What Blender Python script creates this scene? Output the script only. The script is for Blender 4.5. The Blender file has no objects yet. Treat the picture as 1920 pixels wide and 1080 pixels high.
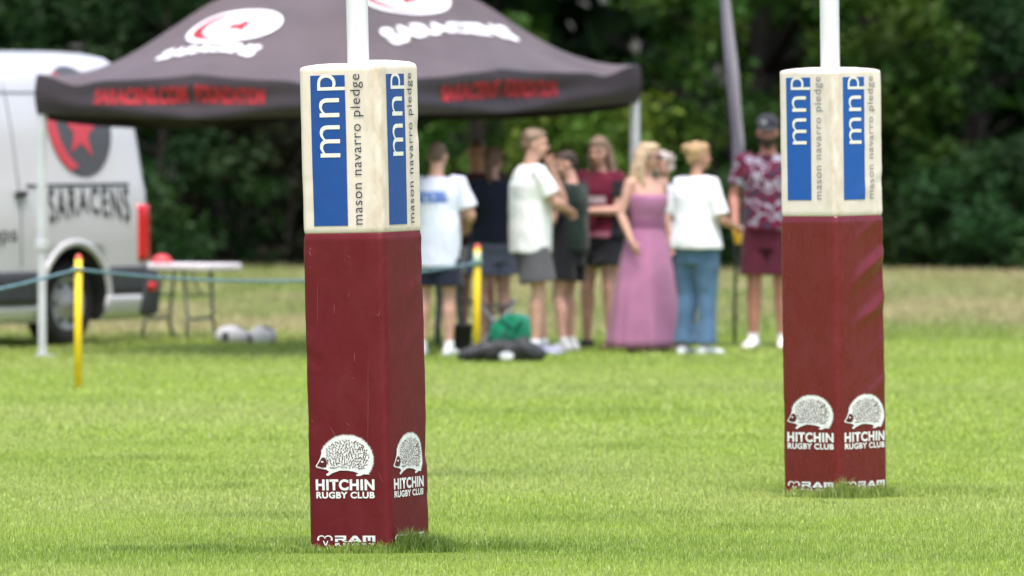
import bpy, bmesh, math, random
import numpy as np
from mathutils import Vector, Matrix, noise
from mathutils.geometry import tessellate_polygon

R = math.radians
PI = math.pi
scn = bpy.context.scene
COL = scn.collection
random.seed(7)
rng = np.random.default_rng(11)

# ------------------------------------------------------------------ camera
CH = 1.974                 # camera height (m)
FPX = 15880.0              # focal length in photograph pixels (1920 wide)
cam_d = bpy.data.cameras.new('camera')
cam_d.sensor_width = 36.0
cam_d.lens = FPX * 36.0 / 1920.0
cam_d.clip_start = 0.5
cam_d.clip_end = 2000
cam_d.dof.use_dof = True
cam_d.dof.focus_distance = 36.9
cam_d.dof.aperture_fstop = 4.2
cam_d.dof.aperture_blades = 0
cam = bpy.data.objects.new('camera', cam_d)
COL.objects.link(cam)
cam.location = (0, 0, CH)
cam.rotation_euler = (R(90) - math.atan((540 - 175) / FPX), 0, 0)
scn.camera = cam

# ------------------------------------------------------------------ light
SUN_EL, SUN_AZ = 70.0, 176.0      # azimuth measured from +Y (north) clockwise
world = bpy.data.worlds.new('World')
scn.world = world
world.use_nodes = True
wn = world.node_tree
sky = wn.nodes.new('ShaderNodeTexSky')
sky.sky_type = 'NISHITA'
sky.sun_disc = False
sky.sun_elevation = R(SUN_EL)
sky.sun_rotation = R(SUN_AZ)
sky.air_density = 1.0
sky.dust_density = 4.0
sky.ozone_density = 0.4
bgn = wn.nodes['Background']
bgn.inputs['Strength'].default_value = 0.15
wn.links.new(sky.outputs[0], bgn.inputs['Color'])
sun_d = bpy.data.lights.new('sun', 'SUN')
sun_d.energy = 1.4
sun_d.angle = R(24)
sun_d.color = (1.0, 0.955, 0.945)
sun = bpy.data.objects.new('sun', sun_d)
COL.objects.link(sun)
az = R(SUN_AZ)
sdir = Vector((math.sin(az) * math.cos(R(SUN_EL)), math.cos(az) * math.cos(R(SUN_EL)), math.sin(R(SUN_EL))))
sun.rotation_euler = (-sdir).to_track_quat('-Z', 'Y').to_euler()
sun.location = (0, 0, 40)
scn.view_settings.view_transform = 'Standard'
scn.view_settings.look = 'None'
scn.view_settings.gamma = 1
scn.view_settings.use_curve_mapping = False
scn.view_settings.exposure = 1.22


def wx(px, D):
    return (px - 960.0) * D / FPX


def wz(py, D):
    return CH - (py - 175.0) * D / FPX


def gd(py):                # distance of the ground seen at photograph row py
    return FPX * CH / (py - 175.0)


# ------------------------------------------------------------------ helpers
def tag(o, label=None, cat=None, group=None, kind=None):
    if label: o['label'] = label
    if cat: o['category'] = cat
    if group: o['group'] = group
    if kind: o['kind'] = kind
    return o


def empty(name, loc=(0, 0, 0), rz=0.0, mat=None):
    o = bpy.data.objects.new(name, None)
    COL.objects.link(o)
    o.empty_display_size = 0.1
    if mat is not None:
        o.matrix_world = mat
    else:
        o.location = loc
        o.rotation_euler = (0, 0, rz)
    return o


def link_mesh(name, me, mats, parent=None, smooth=True):
    for m in mats:
        me.materials.append(m)
    if smooth:
        me.polygons.foreach_set('use_smooth', [True] * len(me.polygons))
    o = bpy.data.objects.new(name, me)
    COL.objects.link(o)
    if parent is not None:
        o.parent = parent
    return o


class MB:
    """collects pieces of one mesh"""
    def __init__(self):
        self.v, self.f, self.m = [], [], []

    def add(self, vs, fs, mi=0):
        b = len(self.v)
        self.v.extend([tuple(p) for p in vs])
        for f in fs:
            self.f.append(tuple(i + b for i in f))
            self.m.append(mi)

    def box(self, c, s, mi=0, rot=None):
        c = Vector(c)
        vs = []
        for x in (-1, 1):
            for y in (-1, 1):
                for z in (-1, 1):
                    p = Vector((x * s[0] / 2, y * s[1] / 2, z * s[2] / 2))
                    if rot is not None: p = rot @ p
                    vs.append(c + p)
        self.add(vs, [(0, 1, 3, 2), (4, 6, 7, 5), (0, 4, 5, 1), (2, 3, 7, 6), (0, 2, 6, 4), (1, 5, 7, 3)], mi)

    def loft(self, rings, cap=True, mi=0):
        n = len(rings[0])
        vs = [p for r in rings for p in r]
        fs = []
        for i in range(len(rings) - 1):
            for j in range(n):
                k = (j + 1) % n
                fs.append((i * n + j, i * n + k, (i + 1) * n + k, (i + 1) * n + j))
        if cap:
            fs.append(tuple(range(n - 1, -1, -1)))
            fs.append(tuple((len(rings) - 1) * n + j for j in range(n)))
        self.add(vs, fs, mi)

    def tube(self, pts, rad, n=12, mi=0, cap=True, flat=1.0, up=None, round_ends=False):
        pts = [Vector(p) for p in pts]
        if not hasattr(rad, '__len__'): rad = [rad] * len(pts)
        rad = list(rad)
        if round_ends:
            d0 = (pts[0] - pts[1]).normalized(); d1 = (pts[-1] - pts[-2]).normalized()
            r0, r1 = rad[0], rad[-1]
            pre = [(pts[0] + d0 * r0 * math.sin(a), r0 * math.cos(a)) for a in (R(75), R(45), R(20))]
            post = [(pts[-1] + d1 * r1 * math.sin(a), r1 * math.cos(a)) for a in (R(20), R(45), R(75))]
            pts = [p for p, _ in pre] + pts + [p for p, _ in post]
            rad = [q for _, q in pre] + rad + [q for _, q in post]
        rings = []
        u = None
        for i, p in enumerate(pts):
            t = (pts[min(i + 1, len(pts) - 1)] - pts[max(i - 1, 0)]).normalized()
            if u is None:
                ref = Vector(up) if up is not None else (Vector((0, 0, 1)) if abs(t.z) < 0.9 else Vector((1, 0, 0)))
                u = (ref - t * ref.dot(t)).normalized()
            else:
                u = (u - t * u.dot(t)).normalized()
            w = t.cross(u)
            rings.append([p + u * rad[i] * math.cos(2 * PI * k / n) + w * rad[i] * flat * math.sin(2 * PI * k / n) for k in range(n)])
        self.loft(rings, cap, mi)

    def ell(self, c, r, mi=0, rot=None, nu=20, nv=12):
        c = Vector(c)
        rings = []
        for i in range(nv + 1):
            a = -PI / 2 + PI * (i + 0.02) / (nv + 0.04)
            ring = []
            for j in range(nu):
                b = 2 * PI * j / nu
                p = Vector((r[0] * math.cos(a) * math.cos(b), r[1] * math.cos(a) * math.sin(b), r[2] * math.sin(a)))
                if rot is not None: p = rot @ p
                ring.append(c + p)
            rings.append(ring)
        self.loft(rings, True, mi)

    def grid(self, fn, nu, nv, mi=0, flip=False):
        vs = [fn(i / nu, j / nv) for j in range(nv + 1) for i in range(nu + 1)]
        fs = []
        for j in range(nv):
            for i in range(nu):
                a = j * (nu + 1) + i
                q = (a, a + 1, a + nu + 2, a + nu + 1)
                fs.append(q[::-1] if flip else q)
        self.add(vs, fs, mi)

    def mesh(self, name='mesh'):
        me = bpy.data.meshes.new(name)
        me.from_pydata(self.v, [], self.f)
        me.polygons.foreach_set('material_index', self.m)
        me.update()
        return me

    def build(self, name, mats, parent=None, smooth=True, solid=0.0, bevel=0.0):
        o = link_mesh(name, self.mesh(name), mats if isinstance(mats, (list, tuple)) else [mats], parent, smooth)
        if bevel:
            b = o.modifiers.new('bevel', 'BEVEL'); b.width = bevel; b.segments = 2; b.limit_method = 'ANGLE'
        if solid:
            s = o.modifiers.new('solid', 'SOLIDIFY'); s.thickness = solid; s.offset = 0
        return o


def outward(me):
    bm = bmesh.new(); bm.from_mesh(me)
    bmesh.ops.recalc_face_normals(bm, faces=bm.faces[:])
    bm.to_mesh(me); bm.free()
    return me


def evaluated(o):
    dg = bpy.context.evaluated_depsgraph_get()
    dg.update()
    return bpy.data.meshes.new_from_object(o.evaluated_get(dg))


def fused(mb, name, mats, parent, voxel=0.008, smooth_it=4, matfn=None, cloth=0.0, seed=0.0, freq=7.0):
    """melts the pieces of mb into one continuous surface"""
    me = mb.mesh('tmp')
    o = bpy.data.objects.new('tmp', me); COL.objects.link(o)
    m = o.modifiers.new('r', 'REMESH'); m.mode = 'VOXEL'; m.voxel_size = voxel
    s = o.modifiers.new('s', 'SMOOTH'); s.factor = 0.5; s.iterations = smooth_it
    out = evaluated(o)
    bpy.data.objects.remove(o); bpy.data.meshes.remove(me)
    if cloth:
        for v in out.vertices:
            p = v.co
            q = Vector((p.x * freq, p.y * freq, p.z * freq * 0.55 + seed))
            d = noise.noise(q) + 0.5 * noise.noise(q * 2.3) - abs(noise.noise(q * 1.3 + Vector((5, 2, 8)))) * 0.8
            v.co = p + v.normal * max(d, -0.45) * cloth
    out.materials.clear()
    ob = link_mesh(name, out, mats, parent)
    if matfn:
        ob.data.polygons.foreach_set('material_index', [matfn(p.center) for p in ob.data.polygons])
    else:
        ob.data.polygons.foreach_set('material_index', [0] * len(ob.data.polygons))
    ob.data.update()
    return ob


# ------------------------------------------------------------------ materials
def mat(name, col, rough=0.6, spec=0.4, var=0.0, vscale=6.0, bump=0.0, bscale=60.0, metal=0.0, col2=None, sheen=0.0, coat=0.0):
    m = bpy.data.materials.new(name); m.use_nodes = True
    nt = m.node_tree; b = nt.nodes['Principled BSDF']
    b.inputs['Roughness'].default_value = rough
    b.inputs['Specular IOR Level'].default_value = spec
    b.inputs['Metallic'].default_value = metal
    b.inputs['Sheen Weight'].default_value = sheen
    b.inputs['Coat Weight'].default_value = coat
    c1 = (*col, 1)
    tc = nt.nodes.new('ShaderNodeTexCoord')
    if var or col2:
        nz = nt.nodes.new('ShaderNodeTexNoise'); nz.inputs['Scale'].default_value = vscale; nz.inputs['Detail'].default_value = 5
        nt.links.new(tc.outputs['Object'], nz.inputs['Vector'])
        rp = nt.nodes.new('ShaderNodeValToRGB')
        c2 = (*col2, 1) if col2 else tuple(max(0, x * (1 - var)) for x in col) + (1,)
        c3 = c1 if col2 else tuple(min(1, x * (1 + var)) for x in col) + (1,)
        rp.color_ramp.elements[0].position = 0.35; rp.color_ramp.elements[0].color = c2
        rp.color_ramp.elements[1].position = 0.65; rp.color_ramp.elements[1].color = c3
        nt.links.new(nz.outputs['Fac'], rp.inputs['Fac'])
        nt.links.new(rp.outputs['Color'], b.inputs['Base Color'])
    else:
        b.inputs['Base Color'].default_value = c1
    if bump:
        n2 = nt.nodes.new('ShaderNodeTexNoise'); n2.inputs['Scale'].default_value = bscale; n2.inputs['Detail'].default_value = 3
        nt.links.new(tc.outputs['Object'], n2.inputs['Vector'])
        bp = nt.nodes.new('ShaderNodeBump'); bp.inputs['Strength'].default_value = bump; bp.inputs['Distance'].default_value = 0.01
        nt.links.new(n2.outputs['Fac'], bp.inputs['Height'])
        nt.links.new(bp.outputs['Normal'], b.inputs['Normal'])
    return m


def vertex_mat(name, attr, rough=0.6, trans=0.35, tint=(1, 1, 1), spec=0.3):
    """foliage: colour carried by each leaf or blade, some light passing through it"""
    m = bpy.data.materials.new(name); m.use_nodes = True
    nt = m.node_tree; b = nt.nodes['Principled BSDF']; out = nt.nodes['Material Output']
    a = nt.nodes.new('ShaderNodeAttribute'); a.attribute_name = attr
    b.inputs['Roughness'].default_value = rough
    b.inputs['Specular IOR Level'].default_value = spec
    nt.links.new(a.outputs['Color'], b.inputs['Base Color'])
    t = nt.nodes.new('ShaderNodeBsdfTranslucent')
    mx = nt.nodes.new('ShaderNodeMix'); mx.data_type = 'RGBA'; mx.blend_type = 'MULTIPLY'; mx.inputs['Factor'].default_value = 1
    nt.links.new(a.outputs['Color'], mx.inputs[6]); mx.inputs[7].default_value = (*tint, 1)
    nt.links.new(mx.outputs[2], t.inputs['Color'])
    ms = nt.nodes.new('ShaderNodeMixShader'); ms.inputs[0].default_value = trans
    nt.links.new(b.outputs[0], ms.inputs[1]); nt.links.new(t.outputs[0], ms.inputs[2])
    nt.links.new(ms.outputs[0], out.inputs['Surface'])
    return m


def vinyl_mat(name, col, dirt, amount, rough, stain_at=None, spec=0.45):
    """padded vinyl: fine weave, scuffs and vertical dirt runs of its own"""
    m = bpy.data.materials.new(name); m.use_nodes = True
    nt = m.node_tree; b = nt.nodes['Principled BSDF']; L = nt.links.new
    tc = nt.nodes.new('ShaderNodeTexCoord')
    mp = nt.nodes.new('ShaderNodeMapping'); mp.inputs['Scale'].default_value = (8, 8, 3.6)
    L(tc.outputs['Object'], mp.inputs['Vector'])
    n1 = nt.nodes.new('ShaderNodeTexNoise'); n1.inputs['Scale'].default_value = 1.6; n1.inputs['Detail'].default_value = 8; n1.inputs['Roughness'].default_value = 0.65
    L(mp.outputs[0], n1.inputs['Vector'])
    r1 = nt.nodes.new('ShaderNodeValToRGB')
    r1.color_ramp.elements[0].position = 0.42; r1.color_ramp.elements[0].color = (0, 0, 0, 1)
    r1.color_ramp.elements[1].position = 0.75; r1.color_ramp.elements[1].color = (amount, amount, amount, 1)
    L(n1.outputs['Fac'], r1.inputs['Fac'])
    # fine specks
    n2 = nt.nodes.new('ShaderNodeTexNoise'); n2.inputs['Scale'].default_value = 70; n2.inputs['Detail'].default_value = 4
    L(tc.outputs['Object'], n2.inputs['Vector'])
    r2 = nt.nodes.new('ShaderNodeValToRGB')
    r2.color_ramp.elements[0].position = 0.62; r2.color_ramp.elements[0].color = (0, 0, 0, 1)
    r2.color_ramp.elements[1].position = 0.8; r2.color_ramp.elements[1].color = (amount * 0.7,) * 3 + (1,)
    L(n2.outputs['Fac'], r2.inputs['Fac'])
    ad = nt.nodes.new('ShaderNodeMath'); ad.operation = 'ADD'; ad.use_clamp = True
    L(r1.outputs['Color'], ad.inputs[0]); L(r2.outputs['Color'], ad.inputs[1])
    last = ad.outputs[0]
    if stain_at is not None:     # brown stain running down one corner
        sx = nt.nodes.new('ShaderNodeSeparateXYZ'); L(tc.outputs['Object'], sx.inputs[0])
        d1 = nt.nodes.new('ShaderNodeVectorMath'); d1.operation = 'DISTANCE'
        cb = nt.nodes.new('ShaderNodeCombineXYZ'); L(sx.outputs[0], cb.inputs[0]); L(sx.outputs[1], cb.inputs[1])
        L(cb.outputs[0], d1.inputs[0]); d1.inputs[1].default_value = (stain_at[0], stain_at[1], 0)
        mr = nt.nodes.new('ShaderNodeMapRange'); mr.inputs[1].default_value = 0.0; mr.inputs[2].default_value = 0.085
        mr.inputs[3].default_value = 1.0; mr.inputs[4].default_value = 0.0
        L(d1.outputs['Value'], mr.inputs[0])
        mm = nt.nodes.new('ShaderNodeMath'); mm.operation = 'MULTIPLY'; L(mr.outputs[0], mm.inputs[0])
        n3 = nt.nodes.new('ShaderNodeTexNoise'); n3.inputs['Scale'].default_value = 3.2; n3.inputs['Detail'].default_value = 7
        L(mp.outputs[0], n3.inputs['Vector'])
        m3 = nt.nodes.new('ShaderNodeMapRange'); m3.inputs[1].default_value = 0.35; m3.inputs[2].default_value = 0.7
        L(n3.outputs['Fac'], m3.inputs[0]); L(m3.outputs[0], mm.inputs[1])
        a2 = nt.nodes.new('ShaderNodeMath'); a2.operation = 'MULTIPLY_ADD'; a2.use_clamp = True
        L(mm.outputs[0], a2.inputs[0]); a2.inputs[1].default_value = 0.55; L(last, a2.inputs[2])
        last = a2.outputs[0]
    mx = nt.nodes.new('ShaderNodeMix'); mx.data_type = 'RGBA'
    L(last, mx.inputs['Factor']); mx.inputs[6].default_value = (*col, 1); mx.inputs[7].default_value = (*dirt, 1)
    L(mx.outputs[2], b.inputs['Base Color'])
    rr = nt.nodes.new('ShaderNodeMapRange'); rr.inputs[3].default_value = rough - 0.08; rr.inputs[4].default_value = rough + 0.14
    L(n1.outputs['Fac'], rr.inputs[0]); L(rr.outputs[0], b.inputs['Roughness'])
    b.inputs['Specular IOR Level'].default_value = spec
    nb = nt.nodes.new('ShaderNodeTexNoise'); nb.inputs['Scale'].default_value = 260; nb.inputs['Detail'].default_value = 2
    L(tc.outputs['Object'], nb.inputs['Vector'])
    nb2 = nt.nodes.new('ShaderNodeTexNoise'); nb2.inputs['Scale'].default_value = 14; nb2.inputs['Detail'].default_value = 4
    L(tc.outputs['Object'], nb2.inputs['Vector'])
    sm = nt.nodes.new('ShaderNodeMath'); sm.operation = 'MULTIPLY_ADD'; sm.inputs[1].default_value = 0.12
    L(nb.outputs['Fac'], sm.inputs[0]); L(nb2.outputs['Fac'], sm.inputs[2])
    bp = nt.nodes.new('ShaderNodeBump'); bp.inputs['Strength'].default_value = 0.35; bp.inputs['Distance'].default_value = 0.006
    L(sm.outputs[0], bp.inputs['Height']); L(bp.outputs['Normal'], b.inputs['Normal'])
    return m


M_pole = mat('white_painted_steel', (0.66, 0.67, 0.69), 0.35, 0.5, var=0.03, vscale=3, bump=0.05, bscale=20)
M_blue = vinyl_mat('blue_print', (0.003, 0.058, 0.27), (0.04, 0.07, 0.16), 0.25, 0.42)
M_blue2 = vinyl_mat('bright_blue_print', (0.003, 0.080, 0.36), (0.05, 0.1, 0.25), 0.22, 0.42)
M_navytext = mat('slate_print', (0.022, 0.032, 0.065), 0.5)
M_greytext = mat('faded_grey_print', (0.20, 0.215, 0.23), 0.5, var=0.25, vscale=30)
M_whiteprint = mat('white_print', (0.72, 0.73, 0.71), 0.5, var=0.08, vscale=40)
M_creamprint = mat('cream_print', (0.74, 0.72, 0.64), 0.5, var=0.05, vscale=40)
M_maroonprint = mat('maroon_ink', (0.075, 0.006, 0.011), 0.45)

M_scuff = mat('scuffed_maroon', (0.20, 0.05, 0.055), 0.6)
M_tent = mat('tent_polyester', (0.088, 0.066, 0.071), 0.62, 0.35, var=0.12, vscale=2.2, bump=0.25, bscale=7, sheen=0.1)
M_tent_shaded = mat('tent_polyester_shaded', (0.036, 0.028, 0.033), 0.6, 0.3, var=0.12, vscale=3, bump=0.2, bscale=9)  # same cloth as the roof, shade of the hanging edge put into its colour
M_white = mat('white_fabric_print', (0.82, 0.81, 0.84), 0.6)
M_red = mat('red_fabric_print', (0.34, 0.015, 0.023), 0.6, var=0.2, vscale=8)
M_alu = mat('aluminium_leg', (0.55, 0.57, 0.60), 0.45, 0.5, var=0.08, vscale=4)
M_black = mat('black_plastic', (0.016, 0.016, 0.018), 0.55, var=0.3, vscale=8)

M_van = mat('van_white_paint', (0.55, 0.56, 0.585), 0.28, 0.5, var=0.03, vscale=1.5, coat=0.35)
M_clad = mat('grey_van_cladding', (0.045, 0.05, 0.058), 0.6, var=0.15, vscale=5)
M_glass = mat('dark_glass', (0.01, 0.012, 0.014), 0.08, 0.6)
M_rubber = mat('tyre_rubber', (0.012, 0.012, 0.013), 0.8, var=0.3, vscale=12)
M_rim = mat('grey_steel_rim', (0.36, 0.37, 0.39), 0.45, 0.5, metal=0.5)
M_lamp = mat('red_lens', (0.62, 0.012, 0.02), 0.2, 0.5, coat=0.4)
M_logo = mat('charcoal_vinyl', (0.075, 0.078, 0.09), 0.5)
M_inktext = mat('black_vinyl_letter', (0.03, 0.03, 0.035), 0.5)

M_yellow = mat('yellow_pole_paint', (0.80, 0.56, 0.012), 0.45, var=0.08, vscale=9)
M_redtip = mat('red_tip', (0.62, 0.10, 0.07), 0.5)
M_rope = mat('blue_rope_fibre', (0.11, 0.20, 0.235), 0.8, var=0.3, vscale=40)

M_bark = mat('bark', (0.030, 0.023, 0.018), 0.9, var=0.35, vscale=9, bump=0.8, bscale=18)
M_deadwood = mat('brown_dead_leaves', (0.11, 0.045, 0.03), 0.9, var=0.4, vscale=7)

# ------------------------------------------------------------------ ground
def fbm2(x, y, s, seed=0.0):
    """vectorised value noise"""
    def vn(px, py, k):
        xi = np.floor(px).astype(np.int64); yi = np.floor(py).astype(np.int64)
        fx = px - xi; fy = py - yi
        fx = fx * fx * (3 - 2 * fx); fy = fy * fy * (3 - 2 * fy)
        def h(a, b):
            n = (a * 374761393 + b * 668265263 + k * 1274126177) & 0x7fffffff
            n = ((n ^ (n >> 13)) * 1274126177) & 0x7fffffff
            return ((n ^ (n >> 16)) & 0xffff) / 65535.0
        return (h(xi, yi) * (1 - fx) + h(xi + 1, yi) * fx) * (1 - fy) + (h(xi, yi + 1) * (1 - fx) + h(xi + 1, yi + 1) * fx) * fy
    k = int(seed * 17) + 3
    return (vn(x * s, y * s, k) + 0.5 * vn(x * s * 2.1, y * s * 2.1, k + 1) + 0.25 * vn(x * s * 4.3, y * s * 4.3, k + 2)) / 1.75


def turf_colour(x, y):
    """real colour of the turf over the field: fresh green pitch, straw-coloured rough beyond the touchline"""
    n = fbm2(x, y * 0.45, 0.55, 1)
    n2 = fbm2(x, y, 1.9, 2)
    n3 = fbm2(x * 0.35, y, 0.5, 3)
    fresh = np.stack([0.350 + 0 * n, 0.458 + 0 * n, 0.088 + 0 * n], -1)
    lush = np.array([0.215, 0.325, 0.050]); dry = np.array([0.42, 0.46, 0.19]); straw = np.array([0.52, 0.45, 0.26])
    c = fresh.copy()
    k = np.clip((n3 - 0.52) * 4.2, 0, 1)[..., None] * 0.6
    c = c * (1 - k) + lush * k
    k = np.clip((n - 0.47) * 3.4, 0, 1)[..., None] * 0.42
    c = c * (1 - k) + dry * k
    k = np.clip((n2 - 0.42) * 2.6, 0, 1)[..., None] * 0.40
    c = c * (1 - k) + np.array([0.42, 0.50, 0.16]) * k
    far = np.clip((y - 66.5 + 2.0 * (n - 0.5)) / 4.0, 0, 1)[..., None]
    strawmix = np.clip((fbm2(x, y * 0.35, 0.6, 5) - 0.28) * 2.6, 0.0, 0.9)[..., None]
    rough = (np.array([0.29, 0.36, 0.10]) * (1 - strawmix) + straw * strawmix) * 0.86
    c = c * (1 - far) + rough * far
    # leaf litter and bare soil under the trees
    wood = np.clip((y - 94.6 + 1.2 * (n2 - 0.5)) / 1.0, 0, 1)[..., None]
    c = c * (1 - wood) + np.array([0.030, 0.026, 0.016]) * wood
    return c


def make_ground():
    xs = np.concatenate([np.linspace(-900, -30, 12), np.linspace(-26, 26, 131), np.linspace(30, 900, 12)])
    ys = np.concatenate([np.linspace(-200, 20, 8), np.linspace(28, 112, 211), np.linspace(125, 1500, 14)])
    X, Y = np.meshgrid(xs, ys)
    Z = (fbm2(X, Y, 0.5, 9) - 0.5) * 0.015
    Z[(np.abs(X) > 28) | (Y > 114) | (Y < 24)] = 0
    V = np.stack([X, Y, Z], -1).reshape(-1, 3)
    nx, ny = len(xs), len(ys)
    i = np.arange(nx * ny).reshape(ny, nx)
    F = np.stack([i[:-1, :-1], i[:-1, 1:], i[1:, 1:], i[1:, :-1]], -1).reshape(-1, 4)
    me = bpy.data.meshes.new('ground')
    me.from_pydata(V.tolist(), [], F.tolist())
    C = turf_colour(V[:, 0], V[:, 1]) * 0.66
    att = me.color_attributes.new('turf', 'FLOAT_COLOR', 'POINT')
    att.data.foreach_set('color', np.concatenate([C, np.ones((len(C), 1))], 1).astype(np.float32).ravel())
    m = bpy.data.materials.new('turf_soil'); m.use_nodes = True
    nt = m.node_tree; b = nt.nodes['Principled BSDF']; L = nt.links.new
    a = nt.nodes.new('ShaderNodeAttribute'); a.attribute_name = 'turf'
    tc = nt.nodes.new('ShaderNodeTexCoord')
    nz = nt.nodes.new('ShaderNodeTexNoise'); nz.inputs['Scale'].default_value = 16; nz.inputs['Detail'].default_value = 8; nz.inputs['Roughness'].default_value = 0.7
    L(tc.outputs['Object'], nz.inputs['Vector'])
    rp = nt.nodes.new('ShaderNodeValToRGB')
    rp.color_ramp.elements[0].position = 0.3; rp.color_ramp.elements[0].color = (0.55, 0.6, 0.5, 1)
    rp.color_ramp.elements[1].position = 0.7; rp.color_ramp.elements[1].color = (1.25, 1.2, 1.2, 1)
    L(nz.outputs['Fac'], rp.inputs['Fac'])
    mx = nt.nodes.new('ShaderNodeMix'); mx.data_type = 'RGBA'; mx.blend_type = 'MULTIPLY'; mx.inputs['Factor'].default_value = 1
    L(a.outputs['Color'], mx.inputs[6]); L(rp.outputs['Color'], mx.inputs[7]); L(mx.outputs[2], b.inputs['Base Color'])
    b.inputs['Roughness'].default_value = 0.9; b.inputs['Specular IOR Level'].default_value = 0.1
    bp = nt.nodes.new('ShaderNodeBump'); bp.inputs['Strength'].default_value = 0.8; bp.inputs['Distance'].default_value = 0.03
    L(nz.outputs['Fac'], bp.inputs['Height']); L(bp.outputs['Normal'], b.inputs['Normal'])
    o = link_mesh('ground', me, [m])
    tag(o, kind='structure')


make_ground()

NEAR_D, FAR_D = 36.62, 41.62
NEAR_P = (wx(694, NEAR_D), NEAR_D)
FAR_P = (wx(1567, FAR_D), FAR_D)


def make_grass():
    parts = []          # x, y, height, width, darkness
    def scatter(y0, y1, dens, h0, h1, w, margin):
        ym = np.linspace(y0, y1, 24)
        for a, b2 in zip(ym[:-1], ym[1:]):
            half = 0.0605 * b2 + margin
            n = int(dens * 2 * half * (b2 - a))
            x = rng.uniform(-half, half, n); y = rng.uniform(a, b2, n)
            patch = fbm2(x, y, 1.1, 6)
            h = (h0 + (h1 - h0) * rng.random(n) ** 1.6) * (0.65 + 0.7 * patch)
            parts.append((x, y, h, np.full(n, w), np.zeros(n)))
    scatter(32.0, 33.9, 2600, 0.012, 0.032, 0.0044, 2.0)
    scatter(33.9, 40.0, 6000, 0.012, 0.032, 0.0030, 1.7)
    scatter(40.0, 48.0, 3000, 0.013, 0.032, 0.0044, 1.8)
    scatter(48.0, 62.0, 900, 0.015, 0.036, 0.008, 2.0)
    scatter(62.0, 68.0, 700, 0.022, 0.055, 0.009, 2.4)
    scatter(68.0, 97.0, 260, 0.030, 0.085, 0.014, 3.0)
    # unmown rank grass round the feet of the pads
    def tuft(cx, cy, rx, ry, n, h0, h1, dark=1.0):
        a = rng.uniform(0, 2 * PI, n); r = rng.random(n) ** 0.65 * rng.uniform(0.7, 1.35, n)
        x = cx + rx * r * np.cos(a); y = cy + ry * r * np.sin(a)
        h = (h0 + (h1 - h0) * rng.random(n)) * np.clip(1.25 - 0.6 * r, 0.3, 2) * (0.55 + 0.9 * fbm2(x, y, 14, 4))
        parts.append((x, y, h, np.full(n, 0.0042), np.full(n, dark)))
    nx, ny = NEAR_P
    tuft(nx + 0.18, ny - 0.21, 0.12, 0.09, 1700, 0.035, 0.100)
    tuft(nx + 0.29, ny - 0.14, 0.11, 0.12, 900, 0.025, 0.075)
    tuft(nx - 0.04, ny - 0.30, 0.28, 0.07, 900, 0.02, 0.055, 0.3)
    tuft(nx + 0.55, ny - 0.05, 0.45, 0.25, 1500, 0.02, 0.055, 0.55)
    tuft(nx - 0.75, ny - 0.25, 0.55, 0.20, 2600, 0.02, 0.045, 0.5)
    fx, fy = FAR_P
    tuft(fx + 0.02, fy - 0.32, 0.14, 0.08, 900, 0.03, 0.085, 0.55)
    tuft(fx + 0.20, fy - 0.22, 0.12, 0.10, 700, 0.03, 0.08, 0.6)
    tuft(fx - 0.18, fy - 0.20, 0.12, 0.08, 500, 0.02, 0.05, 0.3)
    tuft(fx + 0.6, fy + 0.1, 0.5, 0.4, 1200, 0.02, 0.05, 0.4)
    for cx, cy in ((0.35, 39.0), (0.75, 39.4), (-0.3, 43.5), (-1.4, 42.2), (1.1, 38.2), (-2.0, 45.5), (0.6, 47.0), (-1.1, 39.3)):
        tuft(cx, cy, 0.45, 0.30, 900, 0.018, 0.042, 0.45)
    x, y, h, w, dk = [np.concatenate(c) for c in zip(*parts)]
    # turf rubbed short close in front of the pads, no blades inside them
    for qx, qy in (NEAR_P, FAR_P):
        close = (np.abs(x - qx) < 0.40) & (y < qy + 0.1) & (y > qy - 0.75) & (dk == 0)
        h = np.where(close, h * 0.32, h)
    for (qx, qy), rz in ((NEAR_P, R(-26)), (FAR_P, R(-43))):
        dx, dy = x - qx, y - qy
        lx = dx * math.cos(-rz) - dy * math.sin(-rz); ly = dx * math.sin(-rz) + dy * math.cos(-rz)
        keep = (np.abs(lx) > 0.194) | (np.abs(ly) > 0.194)
        x, y, h, w, dk = x[keep], y[keep], h[keep], w[keep], dk[keep]
    n = len(x)
    ang = rng.uniform(0, 2 * PI, n)
    lean = rng.uniform(0.05, 0.75, n) * h
    la = rng.uniform(0, 2 * PI, n)
    dx, dy = np.cos(ang) * w / 2, np.sin(ang) * w / 2
    lx, ly = np.cos(la) * lean, np.sin(la) * lean
    z0 = np.full(n, -0.012)
    V = np.empty((n, 5, 3), np.float32)
    V[:, 0] = np.stack([x - dx, y - dy, z0], -1)
    V[:, 1] = np.stack([x + dx, y + dy, z0], -1)
    V[:, 2] = np.stack([x + dx * 0.8 + lx * 0.35, y + dy * 0.8 + ly * 0.35, h * 0.62], -1)
    V[:, 3] = np.stack([x - dx * 0.8 + lx * 0.35, y - dy * 0.8 + ly * 0.35, h * 0.62], -1)
    V[:, 4] = np.stack([x + lx, y + ly, h * 0.98], -1)
    b = (np.arange(n) * 5)[:, None]
    loops = np.concatenate([b + np.array([[0, 1, 2, 3]]), b + np.array([[3, 2, 4]])], 1).astype(np.int32).ravel()
    starts = np.stack([np.arange(n) * 7, np.arange(n) * 7 + 4], -1).astype(np.int32).ravel()
    totals = np.tile(np.array([4, 3], np.int32), n)
    me = bpy.data.meshes.new('grass')
    me.vertices.add(n * 5); me.vertices.foreach_set('co', V.ravel())
    me.loops.add(n * 7); me.loops.foreach_set('vertex_index', loops)
    me.polygons.add(n * 2); me.polygons.foreach_set('loop_start', starts); me.polygons.foreach_set('loop_total', totals)
    me.update(calc_edges=True)
    C = turf_colour(x, y)
    j = rng.random(n)[:, None]
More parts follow.
